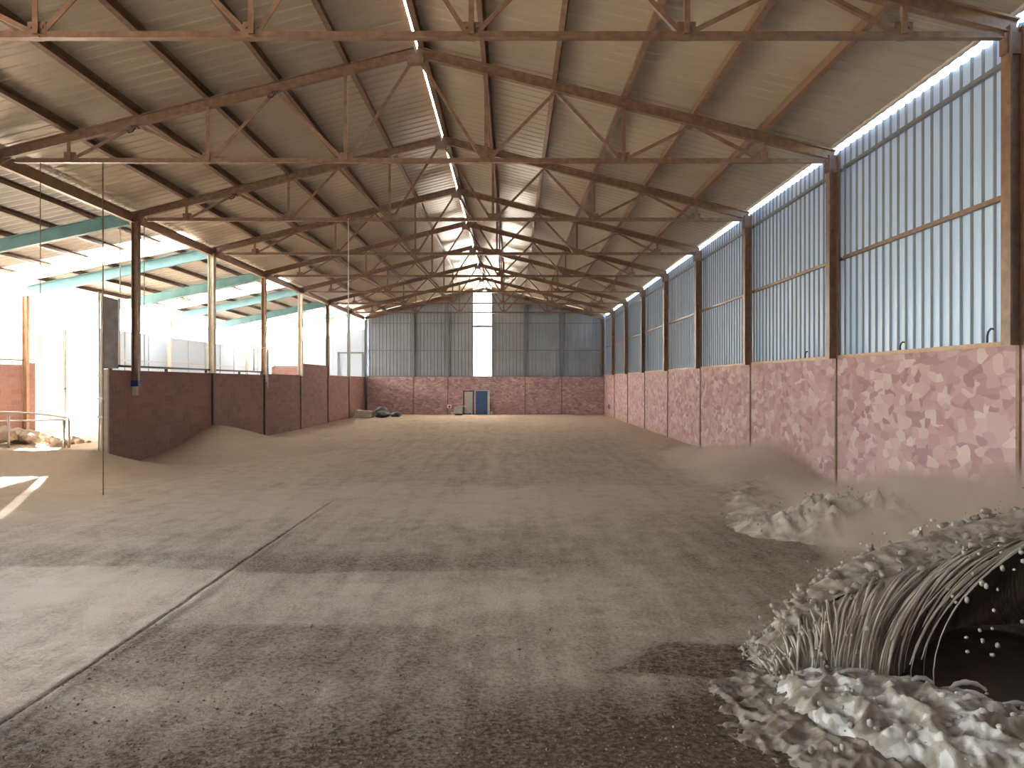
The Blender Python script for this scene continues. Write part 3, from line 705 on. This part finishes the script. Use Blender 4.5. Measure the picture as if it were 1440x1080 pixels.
# hanging wires
def wire(lab, u, y, z0, z1, r=0.007, m='galv', name='hanging_wire'):
    x = (u - 720) / 1120 * y; bm = B()
    tube(bm, [(x, y, z0), (x, y, z1)], r, 6); tag(obj(name, bm, M[m], None, True), lab, 'wire', 'hanging wires')
wire('long thin wire from the second truss down to the sand ramp', 145, YK(1), ramp_z((145-720)/1120*YK(1), YK(1)), 5.70, 0.010, 'steel')
wire('thin wire hanging in front of the far-left pink wall', 57, YK(1), 2.1, 5.74, 0.007, 'steel')
wire('thin pale wire hanging just right of the blue-banded post', 203, YK(2), 2.31, 5.80, 0.009)
wire('short pale wire hanging left of the blue-banded post', 169, YK(2), 4.0, 5.66, 0.012, 'white')
wire('pale rod hanging from the third truss above the slim brown post', 490, YK(2), 2.05, 5.74, 0.012, 'white')

# ------------------------------------------------------------------ things at the far end
yo = 47.55
def pxx(u, y): return (u - 720) / 1120 * y
def pzz(v, y): return 1.92 - (v - 538) / 1120 * y
t = thing('blue_door', 'blue panelled door leaning at the far wall under the tall window', 'door', (pxx(678, yo), yo, 0))
bm = B(); box(bm, pxx(668, yo), pxx(686, yo), yo, yo + 0.05, 0, 1.42); obj('panel', bm, M['blue'], t)
bm = B(); box(bm, pxx(667.5, yo), pxx(668.8, yo), yo - 0.03, yo + 0.05, 0, 1.46); box(bm, pxx(685.5, yo), pxx(688.5, yo), yo - 0.03, yo + 0.07, 0, 1.46); box(bm, pxx(668, yo), pxx(688, yo), yo - 0.03, yo + 0.07, 1.42, 1.47); obj('frame', bm, M['pale_grey'], t)
bm = B()
for (a, b) in ((0.15, 0.62), (0.75, 1.28)): box(bm, pxx(670.5, yo), pxx(683, yo), yo - 0.015, yo + 0.01, a, b)
obj('raised_panel', bm, M['blue'], t)
t = thing('framed_sheet', 'grey sheet in a dark frame leaning left of the blue door', 'panel', (pxx(659, yo), yo, 0))
bm = B(); box(bm, pxx(653, yo), pxx(665, yo), yo + 0.1, yo + 0.13, 0.06, 1.38); obj('sheet', bm, M['pale_grey'], t)
bm = B()
for u in (652, 665.5): box(bm, pxx(u, yo) - 0.035, pxx(u, yo) + 0.035, yo + 0.06, yo + 0.14, 0, 1.44)
box(bm, pxx(652, yo), pxx(665.5, yo), yo + 0.06, yo + 0.14, 1.38, 1.44); box(bm, pxx(652, yo), pxx(665.5, yo), yo + 0.06, yo + 0.14, 0.02, 0.08); obj('frame', bm, M['dark'], t)
t = thing('machine_box', 'small grey metal machine box on the floor before the framed sheet', 'box', (pxx(645, 47), 47, 0))
bm = B(); box(bm, pxx(639, 47), pxx(651, 47), 46.7, 47.15, 0.08, 0.50); o = obj('casing', bm, M['pale_grey'], t); bevel(o, 0.04)
bm = B(); box(bm, pxx(640, 47), pxx(650.5, 47), 46.75, 47.1, 0.0, 0.09); obj('plinth', bm, M['dark'], t)
bm = B(); tube(bm, [(pxx(645, 47), 46.95, 0.5), (pxx(645, 47), 46.95, 0.56), (pxx(653, 47), 46.95, 0.52), (pxx(660, 47), 46.95, 0.28), (pxx(664, 47), 46.95, 0.05)], 0.03, 6); obj('hose', bm, M['galv'], t, True)
t = thing('wall_box', 'small white box fixed low on the far pink wall', 'box', (pxx(632, YF), YF, 0.4))
bm = B(); box(bm, pxx(629, YF), pxx(635, YF), YF - 0.1, YF, 0.38, 0.60); obj('casing', bm, M['white'], t)
bm = B(); box(bm, pxx(631, YF), pxx(633.5, YF), YF - 0.13, YF - 0.09, 0.42, 0.52); obj('cover', bm, M['dark'], t)
bm = B(); box(bm, pxx(634.5, 47.3), pxx(637.5, 47.3), 47.2, 47.4, 0, 0.17); tag(obj('white_carton', bm, M['white']), 'tiny white carton on the floor by the machine box', 'carton')
bm = B(); tube(bm, [(pxx(691.5, 47.5), 47.5, 0), (pxx(691.5, 47.5), 47.5, 0.16)], [0.07, 0.09], 10); tube(bm, [(pxx(691.5, 47.5), 47.5, 0.15), (pxx(691.5, 47.5), 47.5, 0.21)], [0.05, 0.02], 8)
tag(obj('small_canister', bm, M['straw']), 'small tan canister on the floor right of the blue door', 'canister')
yo = 44.0
bm = B(); v = box(bm, pxx(500, yo), pxx(524, yo), yo - 0.4, yo + 0.5, 0, 0.38)
for q in v:
    if q.co.z > 0.1 and q.co.x > pxx(515, yo): q.co.z -= 0.06
    if q.co.z > 0.1 and q.co.x < pxx(515, yo): q.co.z += 0.03; q.co.x += 0.05
bm2 = bm; bmesh.ops.subdivide_edges(bm2, edges=bm2.edges, cuts=3)
for q in bm2.verts: q.co += Vector((0, 0, 0.03 * noise.noise(q.co * 3))) if q.co.z > 0.05 else Vector()
t = thing('sheet_stack', 'low pale stack of sheets on the floor near the far left corner', 'stack', (pxx(512, yo), yo, 0)); obj('stack', bm2, M['straw'], t)
bm = B(); bar(bm, (pxx(498, yo), yo - 0.75, 0.03), (pxx(506, yo), yo - 0.5, 0.06), 0.12, 0.05); obj('loose_sheet', bm, M['straw'], t)
bm = B(); ico(bm, (pxx(535, yo), yo + 0.3, 0.24), 0.40, 3, (1.0, 1.0, 0.85), 0.35); ico(bm, (pxx(538, yo), yo - 0.1, 0.16), 0.34, 3, (1.1, 1, 0.5), 0.4)
for q in bm.verts: q.co.z = max(q.co.z, 0.0)
tag(obj('tarpaulin_bundle', bm, M['tarp'], None, True), 'dark crumpled tarpaulin bundle beside the pale sheet stack', 'tarpaulin')
bm = B(); ico(bm, (pxx(557, yo), yo - 0.2, 0.16), 0.27, 3, (1.15, 1, 0.55), 0.3)
for q in bm.verts: q.co.z = max(q.co.z, 0.0)
tag(obj('dark_sack', bm, M['tarp'], None, True), 'low dark sack lying right of the tarpaulin bundle', 'sack')
t = thing('socket_box', 'small dark socket box low on the right wall near the far corner', 'socket', (XR, 45.4, 0.5))
bm = B(); box(bm, XR - 0.06, XR + 0.01, 45.2, 45.6, 0.42, 0.68); obj('casing', bm, M['grey_panel'], t)
bm = B(); box(bm, XR - 0.08, XR - 0.05, 45.3, 45.5, 0.5, 0.6); obj('cover', bm, M['dark'], t)

# ------------------------------------------------------------------ muddy water and dust, right foreground
m, k = new_mat('streaked_muddy_water', 0.30, 0.45)
mp = k.new('ShaderNodeMapping'); mp.inputs['Scale'].default_value = (16, 2.2, 2.2); k.l.new(k.tc, mp.inputs[0])
f1 = k.noise(mp.outputs[0], 1.6, 6, 0.6, 0.6); f2 = k.noise(k.tc, 5, 5)
k.l.new(k.ramp(k.math('ADD', k.math('MULTIPLY', f1, 0.7), k.math('MULTIPLY', f2, 0.3)), [(0.30, (0.12, 0.090, 0.066)), (0.44, (0.23, 0.182, 0.138)), (0.56, (0.36, 0.295, 0.232)), (0.70, (0.47, 0.40, 0.33))]), k.b.inputs['Base Color'])
k.l.new(k.bump(f1, 0.6, 0.03), k.b.inputs['Normal']); M['mud_face'] = m
m, k = new_mat('deep_dark_water', 0.35, 0.4)  # dark copy of the muddy water, hollow's shade put into its colour
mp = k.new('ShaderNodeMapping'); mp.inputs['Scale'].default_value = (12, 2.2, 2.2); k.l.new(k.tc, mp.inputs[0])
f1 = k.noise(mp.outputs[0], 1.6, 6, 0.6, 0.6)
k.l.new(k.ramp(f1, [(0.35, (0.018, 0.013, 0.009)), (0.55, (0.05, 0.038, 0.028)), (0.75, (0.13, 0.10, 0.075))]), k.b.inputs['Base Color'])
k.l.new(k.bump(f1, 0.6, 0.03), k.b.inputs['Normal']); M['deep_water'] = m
def foam_mat(name, lo, mid, hi, sc):
    m, k = new_mat(name, 0.55, 0.3)
    a = k.noise(k.tc, sc, 4, 0.55, 1.2); vo = k.new('ShaderNodeTexVoronoi', feature='SMOOTH_F1'); vo.inputs['Scale'].default_value = sc * 2.6; k.l.new(k.tc, vo.inputs['Vector'])
    v = k.math('ADD', k.math('MULTIPLY', a, 0.75), k.math('MULTIPLY', k.math('SUBTRACT', 0.6, vo.outputs['Distance']), 0.35))
    k.l.new(k.ramp(v, [(0.36, lo), (0.43, mid), (0.47, mid), (0.52, hi), (0.8, hi)]), k.b.inputs['Base Color'])
    k.l.new(k.bump(v, 0.5, 0.02), k.b.inputs['Normal']); return m
M['foam_heap'] = foam_mat('foam_patches', (0.22, 0.18, 0.14), (0.36, 0.31, 0.26), (0.62, 0.58, 0.53), 4.2)
M['crest_foam'] = foam_mat('crest_froth', (0.20, 0.16, 0.122), (0.33, 0.27, 0.215), (0.46, 0.39, 0.325), 6.0)
M['dark_pool'] = mat('dark_muddy_pool', (0.030, 0.022, 0.016), 0.45, 0, 0.35, color2=(0.07, 0.053, 0.04), vscale=6)  # dark tone standing for shade under the wave
M['wash_film'] = foam_mat('foamy_wash', (0.17, 0.13, 0.098), (0.25, 0.20, 0.155), (0.36, 0.305, 0.25), 5.0)
M['splash_foam'] = foam_mat('dusty_splash_foam', (0.30, 0.24, 0.185), (0.40, 0.33, 0.265), (0.50, 0.43, 0.36), 2.2)
M['mud_strand'] = mat('tan_muddy_water', (0.40, 0.335, 0.27), 0.35, 0, 0.35, color2=(0.54, 0.465, 0.39), vscale=7)
M['froth'] = mat('beige_froth', (0.23, 0.185, 0.145), 0.35, 0, 0.4, color2=(0.36, 0.30, 0.245), vscale=4, bump=0.25, bscale=30)
M['foam'] = mat('grey_white_foam', (0.27, 0.235, 0.20), 0.35, 0, 0.4, color2=(0.50, 0.455, 0.41), vscale=4, bump=0.15, bscale=25)
M['wash'] = mat('grey_brown_wash', (0.15, 0.12, 0.095), 0.35, 0, 0.4, color2=(0.28, 0.235, 0.195), vscale=5, bump=0.3, bscale=20)

def spline(pts, u):
    n = len(pts) - 1; t = max(0, min(0.9999, u)) * n; i = int(t); f = t - i
    p = [Vector(pts[max(0, min(n, i + k))]) for k in (-1, 0, 1, 2)]
    return 0.5 * ((2 * p[1]) + (p[2] - p[0]) * f + (2 * p[0] - 5 * p[1] + 4 * p[2] - p[3]) * f * f + (3 * p[1] - p[0] - 3 * p[2] + p[3]) * f ** 3)
CREST = [(1.56, 5.30, 0.13), (1.85, 5.45, 0.33), (2.15, 5.65, 0.49), (2.55, 5.85, 0.64), (3.10, 6.0, 0.76), (3.60, 6.1, 0.86), (4.20, 6.2, 0.98), (4.80, 6.25, 1.10), (5.30, 6.25, 1.18)]
BASE = [(1.66, 5.22, 0.02), (1.84, 5.15, 0.02), (1.99, 5.10, 0.02), (2.12, 5.06, 0.02), (2.25, 5.04, 0.02), (2.40, 5.03, 0.02), (2.58, 5.02, 0.02), (2.82, 5.0, 0.02), (3.25, 4.97, 0.02)]
def lip(u):
    c = spline(CREST, u); k = min(1, 0.25 + u * 2.2)
    return c + Vector((-0.06 * k, -0.36 * k, -0.10 * k))
rs = random.Random(11)
wave = thing('muddy_wave', 'curling wave of muddy brown water breaking with foam in the right foreground', 'wave', (2.6, 5.4, 0))
def fall(l, b, f, bulge=0.10):
    p = l.lerp(b, f); p.z = l.z + (b.z - l.z) * (0.30 * f + 0.70 * f * f); p.y -= bulge * math.sin(f * PI)
    p.x = l.x + (b.x - l.x) * (1 - (1 - f) ** 1.6)
    return p
# the body of water: back slope and crest, then the curtain that falls from the lip and hollows out to the right
NU = 90; rows = []; rows2 = []
for i in range(NU + 1):
    u = i / NU; c = spline(CREST, u); b = spline(BASE, u); l = lip(u); row = []
    back = Vector((c.x + 0.1, c.y + 0.35 + c.z * 1.1, -0.04))
    ctrl = [back, back.lerp(c, 0.5) + Vector((0, 0.02, -0.03)), c, c.lerp(l, 0.55) + Vector((0, 0, 0.035)), l]
    for j in range(25):
        p = spline(ctrl, j / 24); n = noise.noise(p * 6) * 0.022 + noise.noise(p * 15) * 0.010
        row.append(p + Vector((0, n * 0.5, n)))
    rows.append(row); row = []
    hol = sstep(0.50, 0.78, u); inner = [l, l.lerp(c, 0.8) + Vector((0.02, 0.15, -0.16)), Vector((c.x + 0.08, c.y + 0.40, c.z * 0.45)), Vector(((b.x + c.x) * 0.5 + 0.15, c.y + 0.05, -0.03)), Vector((b.x, b.y + 0.06, -0.04))]
    for j in range(27):
        f = j / 26; p = fall(l, b, f, 0.06).lerp(spline(inner, f), hol)
        n = noise.noise(Vector((p.x * 22, f * 2.2, 3))) * 0.014 + noise.noise(p * 9) * 0.008
        row.append(p + Vector((0, n, 0)))
    rows2.append(row)
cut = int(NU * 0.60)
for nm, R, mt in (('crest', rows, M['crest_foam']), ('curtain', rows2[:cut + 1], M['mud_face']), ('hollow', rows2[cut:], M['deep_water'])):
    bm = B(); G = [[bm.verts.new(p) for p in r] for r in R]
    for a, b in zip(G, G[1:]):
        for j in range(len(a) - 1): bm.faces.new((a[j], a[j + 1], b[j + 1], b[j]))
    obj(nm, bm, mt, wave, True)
# strands falling from the lip to the foot
for i in range(96):
    u = 0.01 + (0.60 * (i + rs.random()) / 80 if i < 80 else 0.59 + 0.16 * rs.random())
    l = lip(u) + Vector((rs.uniform(-0.04, 0.04), rs.uniform(-0.02, 0.04), rs.uniform(-0.02, 0.03)))
    b = spline(BASE, min(0.98, max(0, u + rs.uniform(-0.05, 0.05)))) + Vector((rs.uniform(-0.03, 0.03), rs.uniform(-0.06, 0.03), -0.02))
    f0 = rs.choice([0.0, 0.0, 0.05, 0.2, 0.35]); end = rs.choice([1.0, 1.0, 0.9, 0.75, 0.6]); pts = []
    for j in range(11):
        f = f0 + (end - f0) * j / 10; p = fall(l, b, f, 0.075 + 0.02 * math.sin(i)); p.x += 0.018 * math.sin(f * 4 + i); pts.append(p)
    r0 = rs.uniform(0.0035, 0.0095); ph = rs.random() * 6
    bm = B(); tube(bm, pts, [r0 * (0.35 + 0.9 * math.sin(PI * min(1, 0.12 + j / 11.5)) + 0.25 * math.sin(j * 1.3 + ph)) for j in range(11)], 7); obj('strand', bm, M['mud_strand'], wave, True)
bm = B()
for i in range(300):
    u = 0.7 * rs.random(); l = lip(u) + Vector((rs.uniform(-0.05, 0.05), rs.uniform(0.0, 0.05), rs.uniform(-0.05, 0.03)))
    b = spline(BASE, min(0.98, max(0.0, u + rs.uniform(-0.07, 0.07)))) + Vector((0, rs.uniform(-0.02, 0.05), -0.02))
    f0 = rs.uniform(0, 0.45); end = f0 + rs.uniform(0.25, 0.55); pts = [fall(l, b, f0 + (end - f0) * q / 7, 0.066) for q in range(8)]
    r0 = rs.uniform(0.002, 0.006); tube(bm, pts, [r0 * (1.3 - 0.9 * q / 7) for q in range(8)], 5)
o = obj('fine_streaks', bm, M['froth'], wave, True); o['kind'] = 'stuff'
def remesh(o, vox, smooth=0):
    r = o.modifiers.new('merge', 'REMESH'); r.mode = 'VOXEL'; r.voxel_size = vox; r.use_smooth_shade = True
    if smooth: q = o.modifiers.new('relax', 'SMOOTH'); q.iterations = smooth; q.factor = 0.5
# froth along the crest and lip
bm = B()
for i in range(620):
    u = rs.random() ** 0.85; c = spline(CREST, u); l = lip(u); f = rs.uniform(-0.35, 1.15)
    p = c.lerp(l, f); p.z -= max(0, -f) * 0.18
    p += Vector((rs.gauss(0, 0.02), rs.gauss(0, 0.03), rs.gauss(0.01, 0.022)))
    ico(bm, p, rs.uniform(0.012, 0.04) * (0.8 + 0.5 * u), 1, (rs.uniform(0.8, 1.5), 1, rs.uniform(0.6, 1.0)))
o = obj('froth', bm, M['froth'], wave, True); remesh(o, 0.012, 1); o['kind'] = 'stuff'
# foam heap at the foot
def foam_h(x, y):
    d = ((x - 2.30) * 0.75 + (y - 4.40) * 0.66); e = (-(x - 2.30) * 0.66 + (y - 4.40) * 0.75)
    return max(0, 1 - (d / 0.55) ** 2 - (e / 0.95) ** 2)
def fbm(p, o=4):
    a, t = 1.0, 0.0
    for q in range(o): t += a * noise.noise(p); p = p * 2.1; a *= 0.5
    return t
def billow(p, o=3):
    a, t = 1.0, 0.0
    for q in range(o): t += a * (1 - abs(noise.noise(p)) * 2.2); p = p * 2.0 + Vector((3, 1, 7)); a *= 0.5
    return t
def foam_z(x, y):
    h = foam_h(x, y)
    if h <= 0: return -0.06
    return -0.05 + 0.19 * h ** 0.6 + 0.045 * billow(Vector((x * 4.6, y * 4.6, 1)), 3) * min(1, h * 3) + 0.008 * noise.noise(Vector((x * 25, y * 25, 2)))
obj('foam', heightgrid(lin(1.2, 3.45, 190), lin(3.35, 5.3, 160), foam_z), M['foam_heap'], wave, True)
bm = B()
for i in range(170):
    x, y = rs.uniform(1.6, 3.1), rs.uniform(3.6, 5.1); h = foam_h(x, y)
    if h > 0.1: ico(bm, (x, y, foam_z(x, y) + rs.uniform(-0.01, 0.02)), rs.uniform(0.007, 0.022), 2, (1.3, 1.1, rs.uniform(0.6, 1.4)), 0.4)
o = obj('foam_blobs', bm, M['foam'], wave, True); remesh(o, 0.009, 2); o['kind'] = 'stuff'
def wash_z(x, y):
    d = ((x - 1.85 - (5.1 - y) * 0.12) / 0.62) ** 2 + ((y - 4.5) / 0.85) ** 2
    return 0.045 * (1 - d) + 0.03 * billow(Vector((x * 6, y * 6, 4))) - 0.035
o = obj('wash', heightgrid(lin(1.15, 2.6, 130), lin(3.6, 5.35, 150), wash_z), M['wash_film'], wave, True)
for (x, y, R, a0, sp_, tilt) in [(2.66, 4.66, 0.085, 0.3, 2.6, 0.3), (2.80, 4.46, 0.10, 0.1, 3.0, -0.2), (2.05, 4.80, 0.07, 0.5, 2.4, 0.2), (2.38, 4.62, 0.05, 0.3, 3.2, 0.6), (2.75, 4.22, 0.055, 0.5, 2.8, 0.1), (2.50, 4.35, 0.04, 0.2, 3.4, -0.4)]:
    bm = B(); pts = []; N = 16; z = foam_z(x, y) - 0.01
    for j in range(N + 1):
        a = a0 + sp_ * j / N; rr = R * (1 - 0.25 * j / N); pts.append((x + rr * 1.5 * math.cos(a), y + rr * math.sin(tilt) * math.sin(a), z + rr * 0.9 * math.sin(a)))
    tube(bm, pts, [0.007 + 0.009 * math.sin(PI * j / N) + 0.003 * math.sin(j * 1.9) for j in range(N + 1)], 8); obj('foam_curl', bm, M['foam'], wave, True)
obj('pool', heightgrid(lin(2.3, 4.3, 40), lin(4.5, 6.4, 40), lambda x, y: 0.012 - 0.06 * max(0, ((x - 3.3) / 0.95) ** 2 + ((y - 5.4) / 0.9) ** 2 - 0.7) + 0.01 * noise.noise(Vector((x * 6, y * 6, 0)))), M['dark_pool'], wave, True)  # dark sheet added on the floor as the hollow's shade
# single droplets and the finer spray
def droplet(bm, p, r): ico(bm, p, r, 1, (rs.uniform(0.8, 1.2), 1, rs.uniform(0.8, 1.5)), 0.2)
spots = []
for i in range(40): spots.append((Vector((rs.uniform(2.75, 3.35), rs.uniform(4.85, 5.1), 0)), rs.uniform(0.25, 0.95), rs.uniform(0.008, 0.019)))
for i in range(22): spots.append((Vector((rs.uniform(1.62, 2.3), rs.uniform(4.95, 5.1), 0)), rs.uniform(0.10, 0.42), rs.uniform(0.008, 0.018)))
for i in range(16): spots.append((Vector((rs.uniform(1.5, 2.0), rs.uniform(3.95, 5.0), 0)), rs.uniform(0.03, 0.16), rs.uniform(0.010, 0.020)))
for i in range(18):
    u = rs.random() * 0.7; c = spline(CREST, u); spots.append((Vector((c.x - 0.05, c.y, 0)), c.z + rs.uniform(0.03, 0.09), rs.uniform(0.008, 0.018)))
for p, z, r in spots:
    bm = B(); p = p.copy(); p.z = z; droplet(bm, p, r); obj('droplet', bm, M['foam'], wave, True)
bm = B()
for i in range(420):
    u = rs.random(); c = spline(CREST, u); l = lip(u); f = rs.uniform(-0.4, 1.6)
    p = c.lerp(l, f) + Vector((rs.gauss(-0.03, 0.06), rs.gauss(0, 0.07), rs.uniform(-0.12, 0.07))); p.z = max(p.z, 0.02)
    droplet(bm, p, rs.uniform(0.003, 0.009))
o = obj('spray', bm, M['froth'], wave, True); o['kind'] = 'stuff'

# second splash against the foot of the wall
sp = thing('water_splash', 'pale foamy splash at the foot of the pink wall behind the wave', 'splash', (4.3, 9.8, 0))
def splash_z(x, y):
    yc = 10.5 - (x - 3.0) * 0.42; w = max(0.0, 1 - ((y - yc) / 0.75) ** 2); a = 0.15 + 0.85 * math.exp(-((x - 4.35) / 0.85) ** 2)
    e = sstep(2.7, 3.3, x)
    w = max(0.0, w + 0.45 * fbm(Vector((x * 2.0, y * 2.0, 11))) * min(1, w * 4)); z = w ** 0.8 * e * (0.40 * a + 0.13 * a * billow(Vector((x * 2.6, y * 2.6, 3))) + 0.10 * a * fbm(Vector((x * 7, y * 4, 6)))) - 0.05
    return z
obj('foam', heightgrid(lin(2.6, XR - 0.03, 170), lin(8.4, 11.6, 120), splash_z), M['splash_foam'], sp, True)
def wash2_z(x, y):
    t = (16.2 - y) / 5.6; xc = 4.7 - 1.3 * t; w = max(0.0, 1 - ((x - xc) / 0.75) ** 2 + 0.6 * fbm(Vector((x * 1.7, y * 1.7, 21))) - 0.15) * min(1, max(0, t * 5)) * min(1, max(0, (1 - t) * 6))
    return 0.09 * w + 0.05 * w * billow(Vector((x * 2.6, y * 2.2, 8))) - 0.045
obj('wash', heightgrid(lin(2.4, 5.5, 110), lin(10.6, 16.2, 150), wash2_z), M['splash_foam'], sp, True)
bm = B()
for i in range(160):
    x = rs.uniform(2.9, 5.3); y = 10.6 - (x - 3.0) * 0.45 + rs.gauss(0, 0.35)
    droplet(bm, (x, y, rs.uniform(0.05, 0.62) * max(0.3, 1 - abs(x - 4.3) / 1.4)), rs.uniform(0.006, 0.018))
o = obj('spray', bm, M['foam'], sp, True); o['kind'] = 'stuff'

# low bank of dust along the right wall
m = bpy.data.materials.new('airborne_dust'); m.use_nodes = True; n = m.node_tree.nodes; l = m.node_tree.links
class K2(NB):
    def __init__(s, m): s.n = m.node_tree.nodes; s.l = m.node_tree.links
k = K2(m); n.remove(n['Principled BSDF'])
tc = k.new('ShaderNodeTexCoord').outputs['Object']; sp_ = k.new('ShaderNodeSeparateXYZ'); l.new(tc, sp_.inputs[0]); X, Y, Z = sp_.outputs
fc = k.new('ShaderNodeFloatCurve'); cv = fc.mapping.curves[0]
pts = [(0.0, 0.66), (0.10, 0.62), (0.20, 0.50), (0.28, 0.36), (0.38, 0.23), (0.48, 0.30), (0.57, 0.44), (0.64, 0.34), (0.78, 0.20), (1.0, 0.05)]
while len(cv.points) < len(pts): cv.points.new(0.5, 0.5)
for p, (a, b) in zip(cv.points, pts): p.location = (a, b)
fc.mapping.update()
l.new(k.math('DIVIDE', k.math('SUBTRACT', Y, 6.5), 17.0, clamp=True), fc.inputs['Value'])
off = k.math('POWER', k.math('DIVIDE', k.math('SUBTRACT', XR, X), 2.5, clamp=True), 1.5)
top = k.math('MULTIPLY', k.math('MULTIPLY', fc.outputs[0], 1.9), k.math('SUBTRACT', 1.0, off))
ed = k.math('ADD', k.math('SUBTRACT', top, Z), k.math('MULTIPLY', k.math('SUBTRACT', k.noise(tc, 1.8, 3), 0.5), 0.7))
den = k.math('MULTIPLY', k.math('MULTIPLY', ed, 2.2, clamp=True), 2.2)
v = n.new('ShaderNodeVolumePrincipled'); v.inputs['Color'].default_value = (0.80, 0.70, 0.62, 1); v.inputs['Anisotropy'].default_value = 0.1
l.new(den, v.inputs['Density']); l.new(v.outputs[0], n['Material Output'].inputs['Volume'])
bm = B(); box(bm, 2.9, XR - 0.035, 6.5, 23.5, 0.05, 1.75)
tag(obj('dust_cloud', bm, m), 'low hazy bank of brown dust drifting along the foot of the right wall', 'dust', kind='stuff')

# crumbs of loose soil in front
rs = random.Random(5); bm = B()
for i in range(5200):
    y = 2.6 + 3.8 * rs.random() ** 1.3; x = rs.uniform(-0.72 * y, 0.70 * y)
    if rs.random() < dust_at(x, y) * 1.15 or (x > 1.3 and y > 3.5): continue
    r = rs.uniform(0.003, 0.010) * (1.6 if rs.random() < 0.06 else 1); z = floor_z(x, y) + r * 0.3
    o6 = [(1, 0, 0), (-1, 0, 0), (0, 1, 0), (0, -1, 0), (0, 0, 1), (0, 0, -1)]
    v = [bm.verts.new((x + a * r * rs.uniform(0.7, 1.6), y + b * r * rs.uniform(0.7, 1.6), z + c * r * rs.uniform(0.5, 1.0))) for a, b, c in o6]
    for t in ((0, 2, 4), (2, 1, 4), (1, 3, 4), (3, 0, 4), (2, 0, 5), (1, 2, 5), (3, 1, 5), (0, 3, 5)): bm.faces.new([v[q] for q in t])
M['crumb'] = mat('soil_crumb', (0.09, 0.062, 0.043), 0.95, color2=(0.32, 0.245, 0.18), vscale=14)
tag(obj('soil_crumbs', bm, M['crumb']), 'loose brown soil crumbs scattered over the near floor', 'soil', kind='stuff')
# small clamps hanging under the rafters
for (k, dx, lab) in ((1, -2.36, 'small dark clamp under the second truss, nearest the ridge'), (1, -4.75, 'small dark clamp under the second truss, near its left end'), (2, -4.75, 'small dark clamp under the third truss, left slope')):
    x = RX + dx - 0.05; y = YK(k); z = rafz(x)
    t = thing('rafter_clamp', lab, 'clamp', (x, y, z), 'clamps under the rafters')
    bm = B(); box(bm, x - 0.05, x + 0.05, y - 0.06, y + 0.06, z - 0.025, z + 0.01); obj('jaw', bm, M['dark'], t)
    bm = B(); tube(bm, [(x, y, z - 0.02), (x - 0.04, y - 0.03, z - 0.09), (x - 0.10, y - 0.03, z - 0.11), (x - 0.12, y - 0.03, z - 0.07)], 0.014, 6); obj('hook', bm, M['dark'], t, True)
